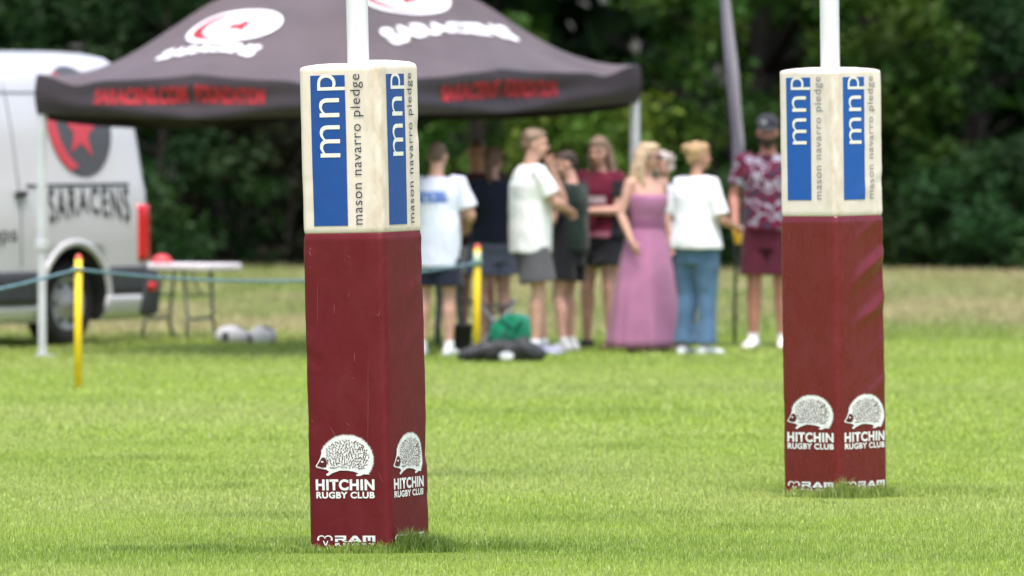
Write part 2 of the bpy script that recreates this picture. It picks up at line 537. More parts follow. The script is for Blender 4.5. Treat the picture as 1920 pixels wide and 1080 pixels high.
    C = C * (0.60 + 0.80 * rng.random(n)[:, None])
    pale = np.array([0.55, 0.60, 0.32])
    C = np.where(j > 0.90, C * 0.4 + pale * 0.6, C)
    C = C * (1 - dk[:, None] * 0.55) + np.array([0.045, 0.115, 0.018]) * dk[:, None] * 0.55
    CV = np.repeat(C[:, None, :], 5, 1)
    CV = np.concatenate([CV, np.ones((n, 5, 1))], -1).astype(np.float32)
    att = me.color_attributes.new('turf', 'FLOAT_COLOR', 'POINT')
    att.data.foreach_set('color', CV.ravel())
    o = link_mesh('grass', me, [vertex_mat('grass_blade', 'turf', 0.38, 0.42, (1.1, 1.1, 0.8), spec=0.45)], smooth=False)
    tag(o, 'short bright green mown grass with straw coloured patches further back', 'grass', kind='stuff')


make_grass()

# ------------------------------------------------------------------ woodland behind
M_leaf = vertex_mat('tree_leaf', 'leaf', 0.6, 0.34, (1.0, 1.2, 0.5), spec=0.14)


def leaf_mesh(name, C, S, cols, parent=None):
    """many small leaf faces: centres C, sizes S, colours cols"""
    n = len(C)
    d = rng.normal(size=(n, 3)); d /= np.linalg.norm(d, axis=1)[:, None]
    e = rng.normal(size=(n, 3)); e -= d * (d * e).sum(1)[:, None]; e /= np.linalg.norm(e, axis=1)[:, None]
    nrm = np.cross(d, e)
    V = np.empty((n, 4, 3), np.float32)
    s = S[:, None]
    V[:, 0] = C - d * s * 0.55
    V[:, 1] = C + e * s * 0.30 + nrm * s * 0.06
    V[:, 2] = C + d * s * 0.55
    V[:, 3] = C - e * s * 0.30 + nrm * s * 0.06
    me = bpy.data.meshes.new(name)
    me.vertices.add(n * 4); me.vertices.foreach_set('co', V.ravel())
    me.loops.add(n * 4); me.loops.foreach_set('vertex_index', np.arange(n * 4, dtype=np.int32))
    me.polygons.add(n); me.polygons.foreach_set('loop_start', np.arange(n, dtype=np.int32) * 4)
    me.polygons.foreach_set('loop_total', np.full(n, 4, np.int32))
    me.update(calc_edges=True)
    CV = np.concatenate([np.repeat(cols[:, None, :], 4, 1), np.ones((n, 4, 1))], -1).astype(np.float32)
    att = me.color_attributes.new('leaf', 'FLOAT_COLOR', 'POINT'); att.data.foreach_set('color', CV.ravel())
    return link_mesh(name, me, [M_leaf], parent, smooth=False)


def crown(name, centre, radii, nclump, nleaf, size, base, parent, clump_r=0.55, hollow=0.35, dome=False):
    c = np.array(centre); r = np.array(radii)
    pts, cs = [], []
    k = 0
    while k < nclump:
        if dome:
            z = rng.random() * 0.98
            rad = math.sqrt(1 - 0.9 * z * z) * (0.35 + 0.65 * rng.random() ** 0.6); an = rng.uniform(0, 2 * PI)
            p = np.array([c[0] + r[0] * rad * math.cos(an), c[1] + r[1] * rad * math.sin(an), z * (c[2] + r[2])])
        d = rng.normal(size=3); d /= np.linalg.norm(d)
        q = d * (hollow + (1 - hollow) * rng.random() ** 0.6)
        if not dome: p = c + q * r
        if p[2] < 0.15 and not dome: continue
        k += 1
        m = int(nleaf / nclump * rng.uniform(0.5, 1.5))
        cr = clump_r * rng.uniform(0.55, 1.35)
        o = rng.normal(size=(m, 3)); o /= np.linalg.norm(o, axis=1)[:, None]
        o *= (rng.random((m, 1)) ** 0.5) * cr * np.array([1, 1, 0.62])
        pts.append(p + o)
        # every spray has its own shade of leaf: young pale shoots, old dark leaves
        t = rng.random()
        hue = np.array(base) * (0.65 + 0.75 * t) * np.array([1 + 0.25 * rng.uniform(-1, 1), 1, 1])
        cs.append(np.tile(hue, (m, 1)) * (0.8 + 0.4 * rng.random((m, 1))))
    P = np.concatenate(pts); Cc = np.concatenate(cs)
    keep = P[:, 2] > 0.05
    P, Cc = P[keep], Cc[keep]
    return leaf_mesh(name, P - np.array([parent.location.x, parent.location.y, 0]), size * rng.uniform(0.6, 1.4, len(P)), Cc, parent)


def branchy(name, base_r, height, limbs, parent, m=M_bark, lean=(0, 0), seed=0):
    rr = random.Random(seed)
    mb = MB()
    pts = [Vector((lean[0] * t + 0.08 * math.sin(3 * t + seed), lean[1] * t + 0.06 * math.cos(2.3 * t + seed), height * t - 0.1)) for t in [i / 7 for i in range(8)]]
    mb.tube(pts, [base_r * (1.35 if i == 0 else 1 - 0.75 * i / 7) for i in range(8)], 10)
    for k in range(limbs):
        t = rr.uniform(0.25, 0.92)
        p = pts[int(t * 7)]
        a = rr.uniform(0, 2 * PI); l = height * rr.uniform(0.22, 0.42)
        q = [p + Vector((math.cos(a) * l * s, math.sin(a) * l * s, l * (0.65 * s - 0.15 * s * s))) for s in (0, 0.35, 0.7, 1)]
        r0 = base_r * (1 - 0.75 * t) * 0.6
        mb.tube(q, [r0, r0 * 0.7, r0 * 0.4, r0 * 0.12], 6)
    return mb.build(name, m, parent)


def shrub(x, y, rx, ry, h, base, n, label, size=0.115):
    y -= 3.4
    e = empty('shrub', (x, y, 0)); tag(e, label, 'shrub', 'shrubs along the edge of the wood')
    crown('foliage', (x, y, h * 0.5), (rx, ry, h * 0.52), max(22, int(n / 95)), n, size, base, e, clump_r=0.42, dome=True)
    branchy('stem', 0.06, h * 0.75, 9, e, seed=int(x * 10) + 99)
    return e


def tree(x, y, h, cr, base, n, label, tr=0.2, cb=None, lean=(0, 0)):
    y -= 3.0
    e = empty('tree', (x, y, 0)); tag(e, label, 'tree', 'trees at the edge of the wood')
    cb = cb if cb is not None else h * 0.22
    crown('crown', (x + lean[0] * 0.6, y + lean[1] * 0.6, (cb + h) / 2), (cr, cr, (h - cb) / 2), int(n / 100), n, 0.19, base, e, clump_r=0.75, hollow=0.25)
    branchy('trunk', tr, h * 0.85, 12, e, lean=lean, seed=int(x * 7) + 50)
    return e


DK, MD, LT = (0.018, 0.046, 0.014), (0.040, 0.086, 0.014), (0.085, 0.145, 0.022)
shrub(-6.3, 98.6, 1.5, 1.2, 4.1, DK, 6500, 'dark green shrub at the wood edge behind the white van roof')
shrub(-3.9, 99.6, 1.2, 1.2, 4.2, DK, 5500, 'dark bottle green shrub seen between van roof and tent roof', size=0.105)
shrub(-2.5, 100.4, 1.7, 1.1, 2.5, (0.016, 0.019, 0.010), 7000, 'wide added bush coloured as deep shade under the tent edge, left of the near pad')  # added bush filling a dark opening, shade put into its leaf colour
shrub(-0.3, 99.0, 1.0, 1.0, 3.0, MD, 5000, 'mid green shrub behind the man in the white shirt and grey shorts')
shrub(0.9, 97.6, 1.0, 0.9, 2.1, LT, 3800, 'pale yellow green bush behind the heads under the tent')
shrub(2.3, 98.4, 1.3, 1.1, 4.2, MD, 6500, 'leafy green shrub right of the tent corner')
shrub(4.0, 98.8, 1.1, 1.0, 3.9, MD, 5500, 'green shrub with mottled leaves behind the capped man')
shrub(5.2, 99.6, 1.0, 1.0, 3.4, DK, 4800, 'dark shrub just right of the far pad')
shrub(6.6, 98.2, 0.9, 0.9, 2.2, LT, 3800, 'yellow green bush at the right hand end of the wood edge')
shrub(5.8, 97.6, 0.9, 0.7, 1.0, DK, 2200, 'low dark bush at the foot of the wood on the right')
shrub(5.4, 97.2, 1.3, 0.8, 1.3, DK, 3500, 'low spreading dark bush filling the foot of the wood beside the far pad')
shrub(-4.6, 97.6, 1.2, 0.7, 1.1, DK, 3000, 'low spreading dark bush behind the white van')
shrub(8.3, 99.0, 1.4, 1.1, 3.9, MD, 5200, 'tall dark shrub past the yellow green bush')
shrub(-8.6, 99.4, 1.5, 1.2, 4.0, DK, 4500, 'dark shrub far along the wood edge past the van')
shrub(3.1, 97.4, 0.9, 0.7, 1.0, DK, 2200, 'low dark bush behind the woman in jeans')

tree(-7.5, 104, 10.5, 3.0, DK, 9000, 'tall dark tree behind the van')
tree(-3.4, 103.5, 9.5, 2.9, DK, 9000, 'dark broad tree behind the tent peak', tr=0.24, cb=2.4)
tree(-0.4, 104.5, 10.0, 3.0, DK, 9000, 'dark tree behind the near pad', tr=0.22, cb=2.2)
tree(2.9, 103.0, 9.5, 2.9, MD, 9500, 'bright leafed tree behind the feather flag', tr=0.22, cb=2.0)
tree(5.3, 101.4, 8.5, 2.3, MD, 8500, 'tree with a bare brown trunk behind the far pad', tr=0.13, cb=2.5, lean=(0.5, 0.4))
tree(8.4, 103.5, 10.0, 3.0, MD, 9000, 'dark tree right of the bare brown trunk')


def far_wood():
    n = 26000
    x = rng.uniform(-30, 30, n); y = rng.uniform(108, 114, n); z = rng.random(n) * 13
    base = np.array(DK) * 0.9
    c = base[None, :] * (0.6 + 0.8 * rng.random((n, 1)))
    o = leaf_mesh('woodland', np.stack([x, y, z], -1), rng.uniform(0.5, 1.0, n), c)
    tag(o, 'deep dark green wood closing off the field', 'wood', kind='stuff')


far_wood()

# ------------------------------------------------------------------ lettering
def text2d(s, bold=0.0, spacing=1.0, shear=0.0):
    """outline letters as flat triangles normalised to the unit box: (verts, faces, aspect)"""
    cu = bpy.data.curves.new('lettering', 'FONT')
    cu.body = s; cu.offset = bold; cu.space_character = spacing; cu.shear = shear
    cu.resolution_u = 5; cu.fill_mode = 'BOTH'
    o = bpy.data.objects.new('tmp', cu); COL.objects.link(o)
    me = evaluated(o)
    bpy.data.objects.remove(o); bpy.data.curves.remove(cu)
    P = np.array([v.co[:2] for v in me.vertices]); F = [tuple(p.vertices) for p in me.polygons]
    bpy.data.meshes.remove(me)
    lo, hi = P.min(0), P.max(0)
    return (P - lo) / (hi - lo), F, (hi[0] - lo[0]) / (hi[1] - lo[1])


def flat_poly(pts):
    tris = tessellate_polygon([[Vector((p[0], p[1], 0)) for p in pts]])
    return np.array(pts, float), [tuple(t) for t in tris]


def refine(P, F, step):
    """split long edges so a flat print can follow a curved surface"""
    bm = bmesh.new()
    vs = [bm.verts.new((p[0], p[1], 0)) for p in P]
    for f in F:
        if len(set(f)) >= 3:
            try: bm.faces.new([vs[i] for i in f])
            except ValueError: pass
    bmesh.ops.triangulate(bm, faces=bm.faces[:])
    for _ in range(7):
        es = [e for e in bm.edges if e.calc_length() > step]
        if not es: break
        bmesh.ops.subdivide_edges(bm, edges=es, cuts=1, use_grid_fill=False)
        bmesh.ops.triangulate(bm, faces=bm.faces[:])
    bm.verts.index_update()
    P2 = np.array([v.co[:2] for v in bm.verts]); F2 = [tuple(v.index for v in f.verts) for f in bm.faces]
    bm.free()
    return P2, F2


def put(mb, P, F, fn, mi=0, step=None):
    """maps flat print P (already in surface metres) through fn(a, z) -> 3D point"""
    if step: P, F = refine(P, F, step)
    vs = [fn(p[0], p[1]) for p in P]
    # keep every face looking outwards along the surface normal
    mb.add(vs, F, mi)


def boxed(P, a0, a1, z0, z1, rot=0):
    """unit box print -> rectangle; rot=1 turns it a quarter left so that it reads upwards"""
    if rot:
        return np.stack([a1 - P[:, 1] * (a1 - a0), z0 + P[:, 0] * (z1 - z0)], -1)
    return np.stack([a0 + P[:, 0] * (a1 - a0), z0 + P[:, 1] * (z1 - z0)], -1)


# ------------------------------------------------------------------ goal post pads
HOG = [(108, 365), (128, 340), (148, 302), (158, 262), (172, 235), (195, 208), (228, 178), (268, 152), (330, 139), (400, 141), (450, 158), (498, 194),
       (532, 240), (549, 290), (551, 335), (538, 380), (520, 412), (512, 430), (480, 428), (452, 440), (428, 442), (418, 432), (440, 424), (405, 408), (350, 400),
       (300, 399), (268, 410), (240, 420), (205, 441), (190, 432), (196, 424), (216, 410), (196, 394), (150, 386), (116, 378)]


def hedgehog():
    """outline, dark face, eye and spines in the unit box"""
    rr = random.Random(3)
    out = []
    n = len(HOG)
    for i in range(n):
        p, q = Vector(HOG[i]), Vector(HOG[(i + 1) % n])
        if 3 <= i <= 16:            # bristling back
            l = (q - p).length; m = max(2, int(l / 7))
            nn = Vector((q - p).yx); nn = Vector((nn[0], -nn[1])).normalized()
            if nn.dot(p - Vector((340, 300))) < 0: nn = -nn
            for k in range(m):
                t = k / m
                out.append(p.lerp(q, t) - nn * 2)
                out.append(p.lerp(q, t + 0.5 / m) + nn * rr.uniform(7, 16) + Vector((rr.uniform(-2, 3), -2)))
        else:
            out.append(p)
    sc = lambda p: ((p[0] - 108) / 444.0, 1 - (p[1] - 132) / 310.0)
    body = [sc(p) for p in out]
    face = [sc(p) for p in ((120, 364), (142, 336), (160, 304), (178, 300), (192, 312), (200, 345), (192, 374), (160, 378))]
    eye = [sc((165 + 11 * math.cos(t), 334 + 7 * math.sin(t))) for t in [k * PI / 4 for k in range(8)]]
    strokes = []
    tries = 0
    while len(strokes) < 180 and tries < 9000:
        tries += 1
        x, y = rr.uniform(195, 530), rr.uniform(170, 385)
        if ((x - 350) / 185) ** 2 + ((y - 300) / 138) ** 2 > 0.86: continue
        if y > 345 and x < 230: continue
        a = math.atan2(y - 400, x - 330) + rr.uniform(-1.0, 1.0)
        l, w = rr.uniform(18, 38), rr.uniform(6.0, 10.0)
        d = Vector((math.cos(a), math.sin(a))); e = Vector((-d.y, d.x))
        c = Vector((x, y))
        if any((c - s).length < 16 for s, _ in strokes): continue
        strokes.append((c, [sc(c - d * l / 2), sc(c + e * w * 0.55 + d * l * 0.1), sc(c + d * l / 2), sc(c - e * w * 0.45)]))
    return body, face, eye, [s for _, s in strokes]


HOG_SHAPES = hedgehog()


def maker_mark():
    """curled horns and square cut capitals with a small second line, in the unit box"""
    polys = []
    def horn(sx):
        o, i = [], []
        for k in range(11):
            t = R(-35 + 215 * k / 10)
            w = 0.042 * (1 - 0.5 * k / 10)
            c = Vector((0.075, 0.66)); r = Vector((0.062, 0.27))
            d = Vector((math.cos(t) * r.x, math.sin(t) * r.y))
            o.append(c + d * (1 + w * 6)); i.append(c + d * (1 - w * 7))
        pts = [((0.133 - p.x + 0.02) if sx < 0 else (p.x + 0.12), p.y) for p in o + i[::-1]]
        polys.append(pts)
    horn(-1); horn(1)
    polys.append([(0.10, 0.50), (0.13, 0.08), (0.165, 0.08), (0.195, 0.50), (0.178, 0.50), (0.148, 0.16), (0.118, 0.50)])
    def rect(x0, y0, x1, y1): polys.append([(x0, y0), (x1, y0), (x1, y1), (x0, y1)])
    b, t = 0.38, 0.95
    # R
    rect(0.31, t - 0.15, 0.50, t); rect(0.455, t - 0.33, 0.50, t - 0.15); rect(0.31, t - 0.40, 0.50, t - 0.27)
    rect(0.31, b, 0.36, t - 0.40); polys.append([(0.41, t - 0.40), (0.46, t - 0.40), (0.53, b), (0.47, b)])
    # A
    polys.append([(0.53, b), (0.62, t), (0.68, t), (0.60, b)]); polys.append([(0.62, t), (0.68, t), (0.765, b), (0.70, b)]); rect(0.60, b + 0.06, 0.71, b + 0.18)
    # M
    rect(0.78, t - 0.15, 0.99, t); rect(0.78, b, 0.835, t - 0.15); rect(0.865, b + 0.1, 0.91, t - 0.15); rect(0.94, b, 0.99, t - 0.15)
    return polys


MARK = maker_mark()


class Pad:
    def __init__(self, w, H, zc, r, seed, wrinkle):
        self.w, self.H, self.zc, self.r, self.seed, self.wr = w, H, zc, r, seed, wrinkle

    def disp(self, k, a, z):
        w, s = self.w, self.seed
        e = min(1.0, abs(a) / (w / 2))
        d = 0.004 * (1 - e * e)
        q = Vector((a * 5 + k * 7.1 + s, z * 2.6, s))
        d += 0.0032 * noise.noise(q) * (1 - 0.5 * e)
        # short buckles along the corners, deeper where the cover has slipped
        qq = Vector((k * 3.3 + s * 2, z * 9.0, a * 4))
        rid = max(0.0, noise.noise(qq) - 0.12) ** 1.0
        side = max(0.0, (abs(a) / (w / 2) - 0.45) / 0.55)
        sgn = self.wr.get((k, 1 if a > 0 else -1), 0.25)
        d -= 0.024 * rid * side * sgn
        # slanting tension folds
        f = self.wr.get(('fold', k), 0.0)
        if f:
            t = (z - 0.62 * a + 0.03 * noise.noise(Vector((a * 5, z * 4, s)))) / 0.205
            rd = (0.5 + 0.5 * math.sin(2 * PI * t)) ** 3.6
            amp = 0.45 + 0.9 * noise.noise(Vector((0.3, math.floor(t + 0.25) * 3.7 + 0.5, s)))
            m = math.exp(-((z - f[1]) / f[2]) ** 2) * min(1, max(0, (a / w + 0.30) * 1.9))
            d += f[0] * (rd * max(0.1, amp) - 0.3) * m
        # hems: the cover pulls in at the join and at the top
        d -= 0.006 * math.exp(-((z - self.zc) / 0.012) ** 2)
        return d

    def pt(self, k, a, z, off=0.0):
        w, r = self.w, self.r
        h = w / 2 - r
        if abs(a) <= h:
            p = Vector((a, -w / 2, 0)); n = Vector((0, -1, 0))
        else:
            s = 1 if a > 0 else -1
            t = min((abs(a) - h) / r, PI / 4)
            n = Vector((s * math.sin(t), -math.cos(t), 0))
            p = Vector((s * h, -h, 0)) + n * r
        d = self.disp(k, a, z) + off
        # blend displacement of neighbouring faces at the shared corner
        lim = h + r * PI / 4
        if abs(a) > h * 0.9:
            s = 1 if a > 0 else -1
            k2 = (k + s) % 4
            t = (abs(a) - h * 0.9) / (lim - h * 0.9)
            d2 = self.disp(k2, -a, z) + off
            d = d * (1 - t * 0.5) + d2 * t * 0.5
        p = p + n * d
        c, sn = math.cos(k * PI / 2), math.sin(k * PI / 2)
        return Vector((p.x * c - p.y * sn, p.x * sn + p.y * c, z))

    def wall(self, mb, z0, z1, nz, off=0.0, close_top=False):
        w, r = self.w, self.r
        h = w / 2 - r; lim = h + r * PI / 4
        aa = [(-lim + (lim - h) * i / 4) for i in range(4)] + [(-h + 2 * h * i / 26) for i in range(27)] + [(h + (lim - h) * (i + 1) / 4) for i in range(3)]
        zs = [z0 + (z1 - z0) * i / nz for i in range(nz + 1)]
        rings = [[self.pt(k, a, z, off) for k in range(4) for a in aa] for z in zs]
        return rings


def post_pad(px_loc, lean, rz, w, seed, label, wr, cream_m, maroon_m, blue_m, text_m, top_h, split):
    mtx = Matrix.Translation((px_loc[0], px_loc[1], 0)) @ Matrix.Rotation(lean, 4, 'Y') @ Matrix.Rotation(rz, 4, 'Z')
    e = empty('post_pad', mat=mtx); tag(e, label, 'post pad', 'padded covers round the goal posts')
    H, zc = top_h, top_h * (1 - 0.345)
    P = Pad(w, H, zc, 0.028, seed, wr)
    low = MB(); low.loft(P.wall(low, -0.03, zc + 0.004, 150, 0.002), cap=True)
    lo = low.build('lower_cover', maroon_m, e)
    up = MB()
    rings = P.wall(up, zc + 0.002, H - 0.012, 80, 0.0)
    # soft domed top closing in round the post
    base = rings[-1]
    for sc_, dz in ((0.988, 0.005), (0.96, 0.009), (0.89, 0.013), (0.72, 0.018), (0.50, 0.022), (0.27, 0.023)):
        ring = []
        for q in base:
            bump = 0.007 * noise.noise(Vector((q.x * 9, q.y * 9, seed * 3)))
            # two foam halves meet in a dip behind the near corner
            dd = (q.x - split[0]) * split[2] + (q.y - split[1]) * split[3]
            dip = -0.018 * math.exp(-(dd / 0.020) ** 2) + split[4] / (1 + math.exp(-max(-30, min(30, dd / 0.008))))
            ring.append(Vector((q.x * sc_, q.y * sc_, H - 0.012 + dz + bump * (1 - abs(sc_ - 0.7)) + dip * min(1, dz / 0.012))))
        rings.append(ring)
    up.loft(rings, cap=True)
    uo = up.build('upper_cover', cream_m, e)
    OFF = 0.0022
    hh = w / 2
    letters = {}
    for k in (0, 1, 2, 3):
        fn = lambda a, z, k=k, o=OFF: P.pt(k, a, z, o)
        U = lambda u: (u - 0.5) * w * 0.985
        zt = H - 0.037; zb = H - 0.037 - (0.648 if w > 0.38 else 0.60)
        b = MB(); b.grid(lambda s, t: P.pt(k, U(0.155 + 0.435 * s), zb + (zt - zb) * t, OFF), 16, 60)
        b.build('printed_panel', blue_m, uo)
        t = MB()
        fo = lambda a, z, k=k: P.pt(k, a, z, OFF + 0.0016)
        hgt = zt - zb
        # big rotated initials: m, n, p
        for ch, v0, v1, ua, ub in (('m', 0.455, 0.668, 0.262, 0.515), ('n', 0.722, 0.848, 0.262, 0.515), ('p', 0.900, 1.008, 0.245, 0.592)):
            Pn, F, _ = text2d(ch, bold=-0.004)
            Pm = boxed(Pn, U(ua), U(ub), zb + hgt * v0, zb + hgt * v1, 1)
            put(t, Pm, F, fo, 0, 0.02)
        t.build('initials', M_creamprint, uo)
        t = MB()
        Pn, F, _ = text2d('mason navarro pledge', bold=-0.003, spacing=1.12)
        put(t, boxed(Pn, U(0.655), U(0.815), zb + hgt * 0.005, zb + hgt * 1.005, 1), F, fo, 0, 0.025)
        t.build('lettering', text_m, uo)
        # emblem on the lower cover
        fl = lambda a, z, k=k: P.pt(k, a, z, OFF + 0.002)
        fl2 = lambda a, z, k=k: P.pt(k, a, z, OFF + 0.0036)
        fl3 = lambda a, z, k=k: P.pt(k, a, z, OFF + 0.005)
        u0, u1 = (0.10, 0.83) if w > 0.38 else (0.10, 0.92)
        zz0, zz1 = (H * 0.157, H * 0.242) if w > 0.38 else (H * 0.1575, H * 0.238)
        em = MB()
        body, face, eye, strokes = HOG_SHAPES
        put(em, boxed(np.array(body), U(u0), U(u1), zz0, zz1), flat_poly(body)[1], fl, 0, 0.03)
        for s in [face] + strokes:
            put(em, boxed(np.array(s), U(u0), U(u1), zz0, zz1), flat_poly(s)[1], fl2, 1)
        put(em, boxed(np.array(eye), U(u0), U(u1), zz0, zz1), flat_poly(eye)[1], fl3, 0)
        em.build('hedgehog_emblem', [M_whiteprint, M_maroonprint], lo)
        t = MB()
        Pn, F, _ = text2d('HITCHIN', bold=0.042, spacing=1.10)
        put(t, boxed(Pn, U(u0), U(u1 + 0.01), H * 0.1275, H * 0.1505), F, fl, 0, 0.03)
        Pn, F, _ = text2d('RUGBY CLUB', bold=0.038, spacing=1.08)
        put(t, boxed(Pn, U(u0 + 0.005), U(u1 + 0.01), H * 0.1110, H * 0.1248), F, fl, 0, 0.03)
        t.build('club_lettering', M_whiteprint, lo)
        t = MB()
        zm0, zm1 = H * 0.0125, H * 0.0355
        for s in MARK:
            put(t, boxed(np.array(s), U(u0), U(u1 + 0.01), zm0, zm1), flat_poly(s)[1], fl, 0)
        Pn, F, _ = text2d('RUGBY', bold=0.05, spacing=1.5)
        put(t, boxed(Pn, U(u0 + 0.23), U(u1 + 0.01), H * 0.0130, H * 0.0190), F, fl, 0)
        t.build('maker_mark', M_whiteprint, lo)
    sc_ = MB(); rr = random.Random(int(seed * 10))
    for q in range(26):
        k = rr.choice((0, 0, 1)); a = rr.uniform(-0.44, 0.44) * w; z = rr.uniform(0.12, zc - 0.05)
        ln, wd = (rr.uniform(0.15, 0.55), 0.0011) if q < 7 else (rr.uniform(0.012, 0.06), rr.uniform(0.0012, 0.003))
        tilt = rr.uniform(-0.05, 0.05) if q < 7 else rr.uniform(-1.2, 1.2)
        n = 14; L1, L2 = [], []
        for i in range(n + 1):
            t = (i / n - 0.5) * ln; ww = wd * math.sin(PI * (i + 0.3) / (n + 0.6))
            aa = max(-0.47 * w, min(0.47 * w, a + t * math.sin(tilt) + 0.003 * noise.noise(Vector((q, t * 12, 0)))))
            L1.append(P.pt(k, aa - ww, z + t * math.cos(tilt), 0.0033)); L2.append(P.pt(k, aa + ww, z + t * math.cos(tilt), 0.0033))
        sc_.add(L1 + L2, [(i, i + 1, n + 2 + i, n + 1 + i) for i in range(n)])
    sc_.build('scuff_mark', M_scuff, lo)
    return e, mtx


def goal_post(mtx, label, r):
    o = MB()
    n = 28
    zs = [-0.05, 0.5, 1.2, 2.0, 2.6, 3.4, 4.6, 6.0]
    o.loft([[Vector((r * math.cos(2 * PI * k / n), r * math.sin(2 * PI * k / n), z)) for k in range(n)] for z in zs])
    g = empty('goal_post', mat=mtx); tag(g, label, 'goal post', 'rugby goal posts')
    o.build('upright', M_pole, g)
    c = MB(); c.loft([[Vector((r * s * math.cos(2 * PI * k / n), r * s * math.sin(2 * PI * k / n), z)) for k in range(n)] for s, z in ((1.06, 5.98), (1.06, 6.03), (0.7, 6.06), (0.1, 6.07))])
    c.build('end_cap', M_black, g)
    return g


c_near = (0.185, -0.185)
M_cream_n = vinyl_mat('cream_vinyl_soiled', (0.70, 0.615, 0.53), (0.42, 0.31, 0.19), 0.22, 0.5, stain_at=(0.19, -0.19))
M_cream_f = vinyl_mat('cream_vinyl', (0.715, 0.635, 0.565), (0.42, 0.34, 0.22), 0.22, 0.5, stain_at=(0.18, -0.18))
M_mar_n = vinyl_mat('maroon_vinyl', (0.112, 0.0042, 0.0080), (0.18, 0.03, 0.035), 0.28, 0.50, spec=0.26)
M_mar_f = vinyl_mat('maroon_vinyl_glossy', (0.128, 0.0045, 0.0085), (0.19, 0.03, 0.035), 0.26, 0.25, spec=0.5)

near_pad, near_m = post_pad(NEAR_P, R(-1.38), R(-26.0), 0.390, 1.7, 'nearest maroon and cream post pad, its cream corner stained brown',
                            {(0, -1): 0.6, (0, 1): 0.12, (1, 1): 1.0, (1, -1): 0.08, ('fold', 1): (0.006, 1.1, 0.35)}, M_cream_n, M_mar_n, M_blue, M_navytext, 2.092, (0.150, -0.19, 0.94, 0.34, 0.014))
far_pad, far_m = post_pad(FAR_P, R(-0.75), R(-43.0), 0.367, 5.2, 'further maroon and cream post pad with creased glossy side and faded grey lettering',
                          {(0, -1): 0.15, (0, 1): 0.1, (1, 1): 0.8, (1, -1): 0.1, ('fold', 1): (0.020, 1.05, 0.50)}, M_cream_f, M_mar_f, M_blue2, M_greytext, 2.090, (0.12, -0.17, 0.2, 0.98, 0.0))
goal_post(near_m, 'white round goal post rising from the nearest pad in front of the tent', 0.0475)
goal_post(far_m, 'white round goal post rising from the further pad in front of the trees', 0.0475)

# ------------------------------------------------------------------ event tent
T_C = Vector((-1.28, 64.55, 0)); T_Z0 = 2.115; T_A = 3.09
tent = empty('event_tent', T_C); tag(tent, 'dark plum pop up tent with white crescent emblem on its roof', 'tent')
TC = [Vector(q) - T_C for q in ((-3.54, 63.3, 0), (-1.15, 61.98, 0), (0.98, 65.8, 0), (-1.41, 67.12, 0))]      # left, near, right, back: three metres by four and a half
TZ = [T_Z0, T_Z0 + 0.0, T_Z0 + 0.085, T_Z0 + 0.03]


def roof_pt(i, u, v, off=0.0):
    a, b = TC[i], TC[(i + 1) % 4]
    za, zb = TZ[i], TZ[(i + 1) % 4]
    p = a.lerp(b, u); z = za * (1 - u) + zb * u
    z -= 0.045 * abs(math.sin(2 * PI * u)) * (1 - v) ** 2          # eave hangs between leg and mid truss
    z -= 0.050 * (math.exp(-((u - 0.12) / 0.06) ** 2) + math.exp(-((u - 0.88) / 0.06) ** 2)) * (1 - v) ** 3   # and droops beside each corner bracket
    q = p * (1 - v)
    # fabric stays low over the corner brackets, then climbs to the peak
    corner = (abs(u - 0.5) * 2) ** 2.2
    g = v - 0.20 * corner * math.sin(PI * min(1, v / 0.55)) * (1 - v) - 0.035 * math.sin(PI * v) * (1 - corner)
    zz = z + (T_A - z) * g
    zz += 0.010 * noise.noise(Vector((q.x * 2.2, q.y * 2.2, i * 3.0)))
    n = (Vector((p.x, p.y, 0)).normalized() * 0.45 + Vector((0, 0, 0.9))).normalized()
    return Vector((q.x, q.y, zz)) + n * off


def val_pt(i, u, v, off=0.0):
    """valance of side i: u along, v 0 top .. 1 hem"""
    a, b = TC[i], TC[(i + 1) % 4]
    out = ((a + b) / 2).normalized()
    p = roof_pt(i, u, 0.0)
    drop = 0.285 + (0.03 * math.sin(PI * u) if i < 2 else 0.13 * math.sin(PI * u) ** 0.5 if i == 3 else 0.11 * math.sin(PI * u) ** 0.5)
    w = math.sin(PI * u)
    edge = noise.noise(Vector((u * 4.5 + i * 7.7, v * 0.8, 2.0)))
    fold = 0.05 * edge * v * w
    # shallow swag running from the corner down to the middle
    swag = 0.028 * math.sin(2 * PI * (v * 1.25 + abs(u - 0.5) * 1.1)) * w * (0.3 + v)
    hem = TZ[i] * (1 - u) + TZ[(i + 1) % 4] * u - drop - 0.012
    return Vector((p.x, p.y, p.z + (hem - p.z) * v)) + out * (0.012 + fold + swag + off + 0.02 * math.sin(PI * v))


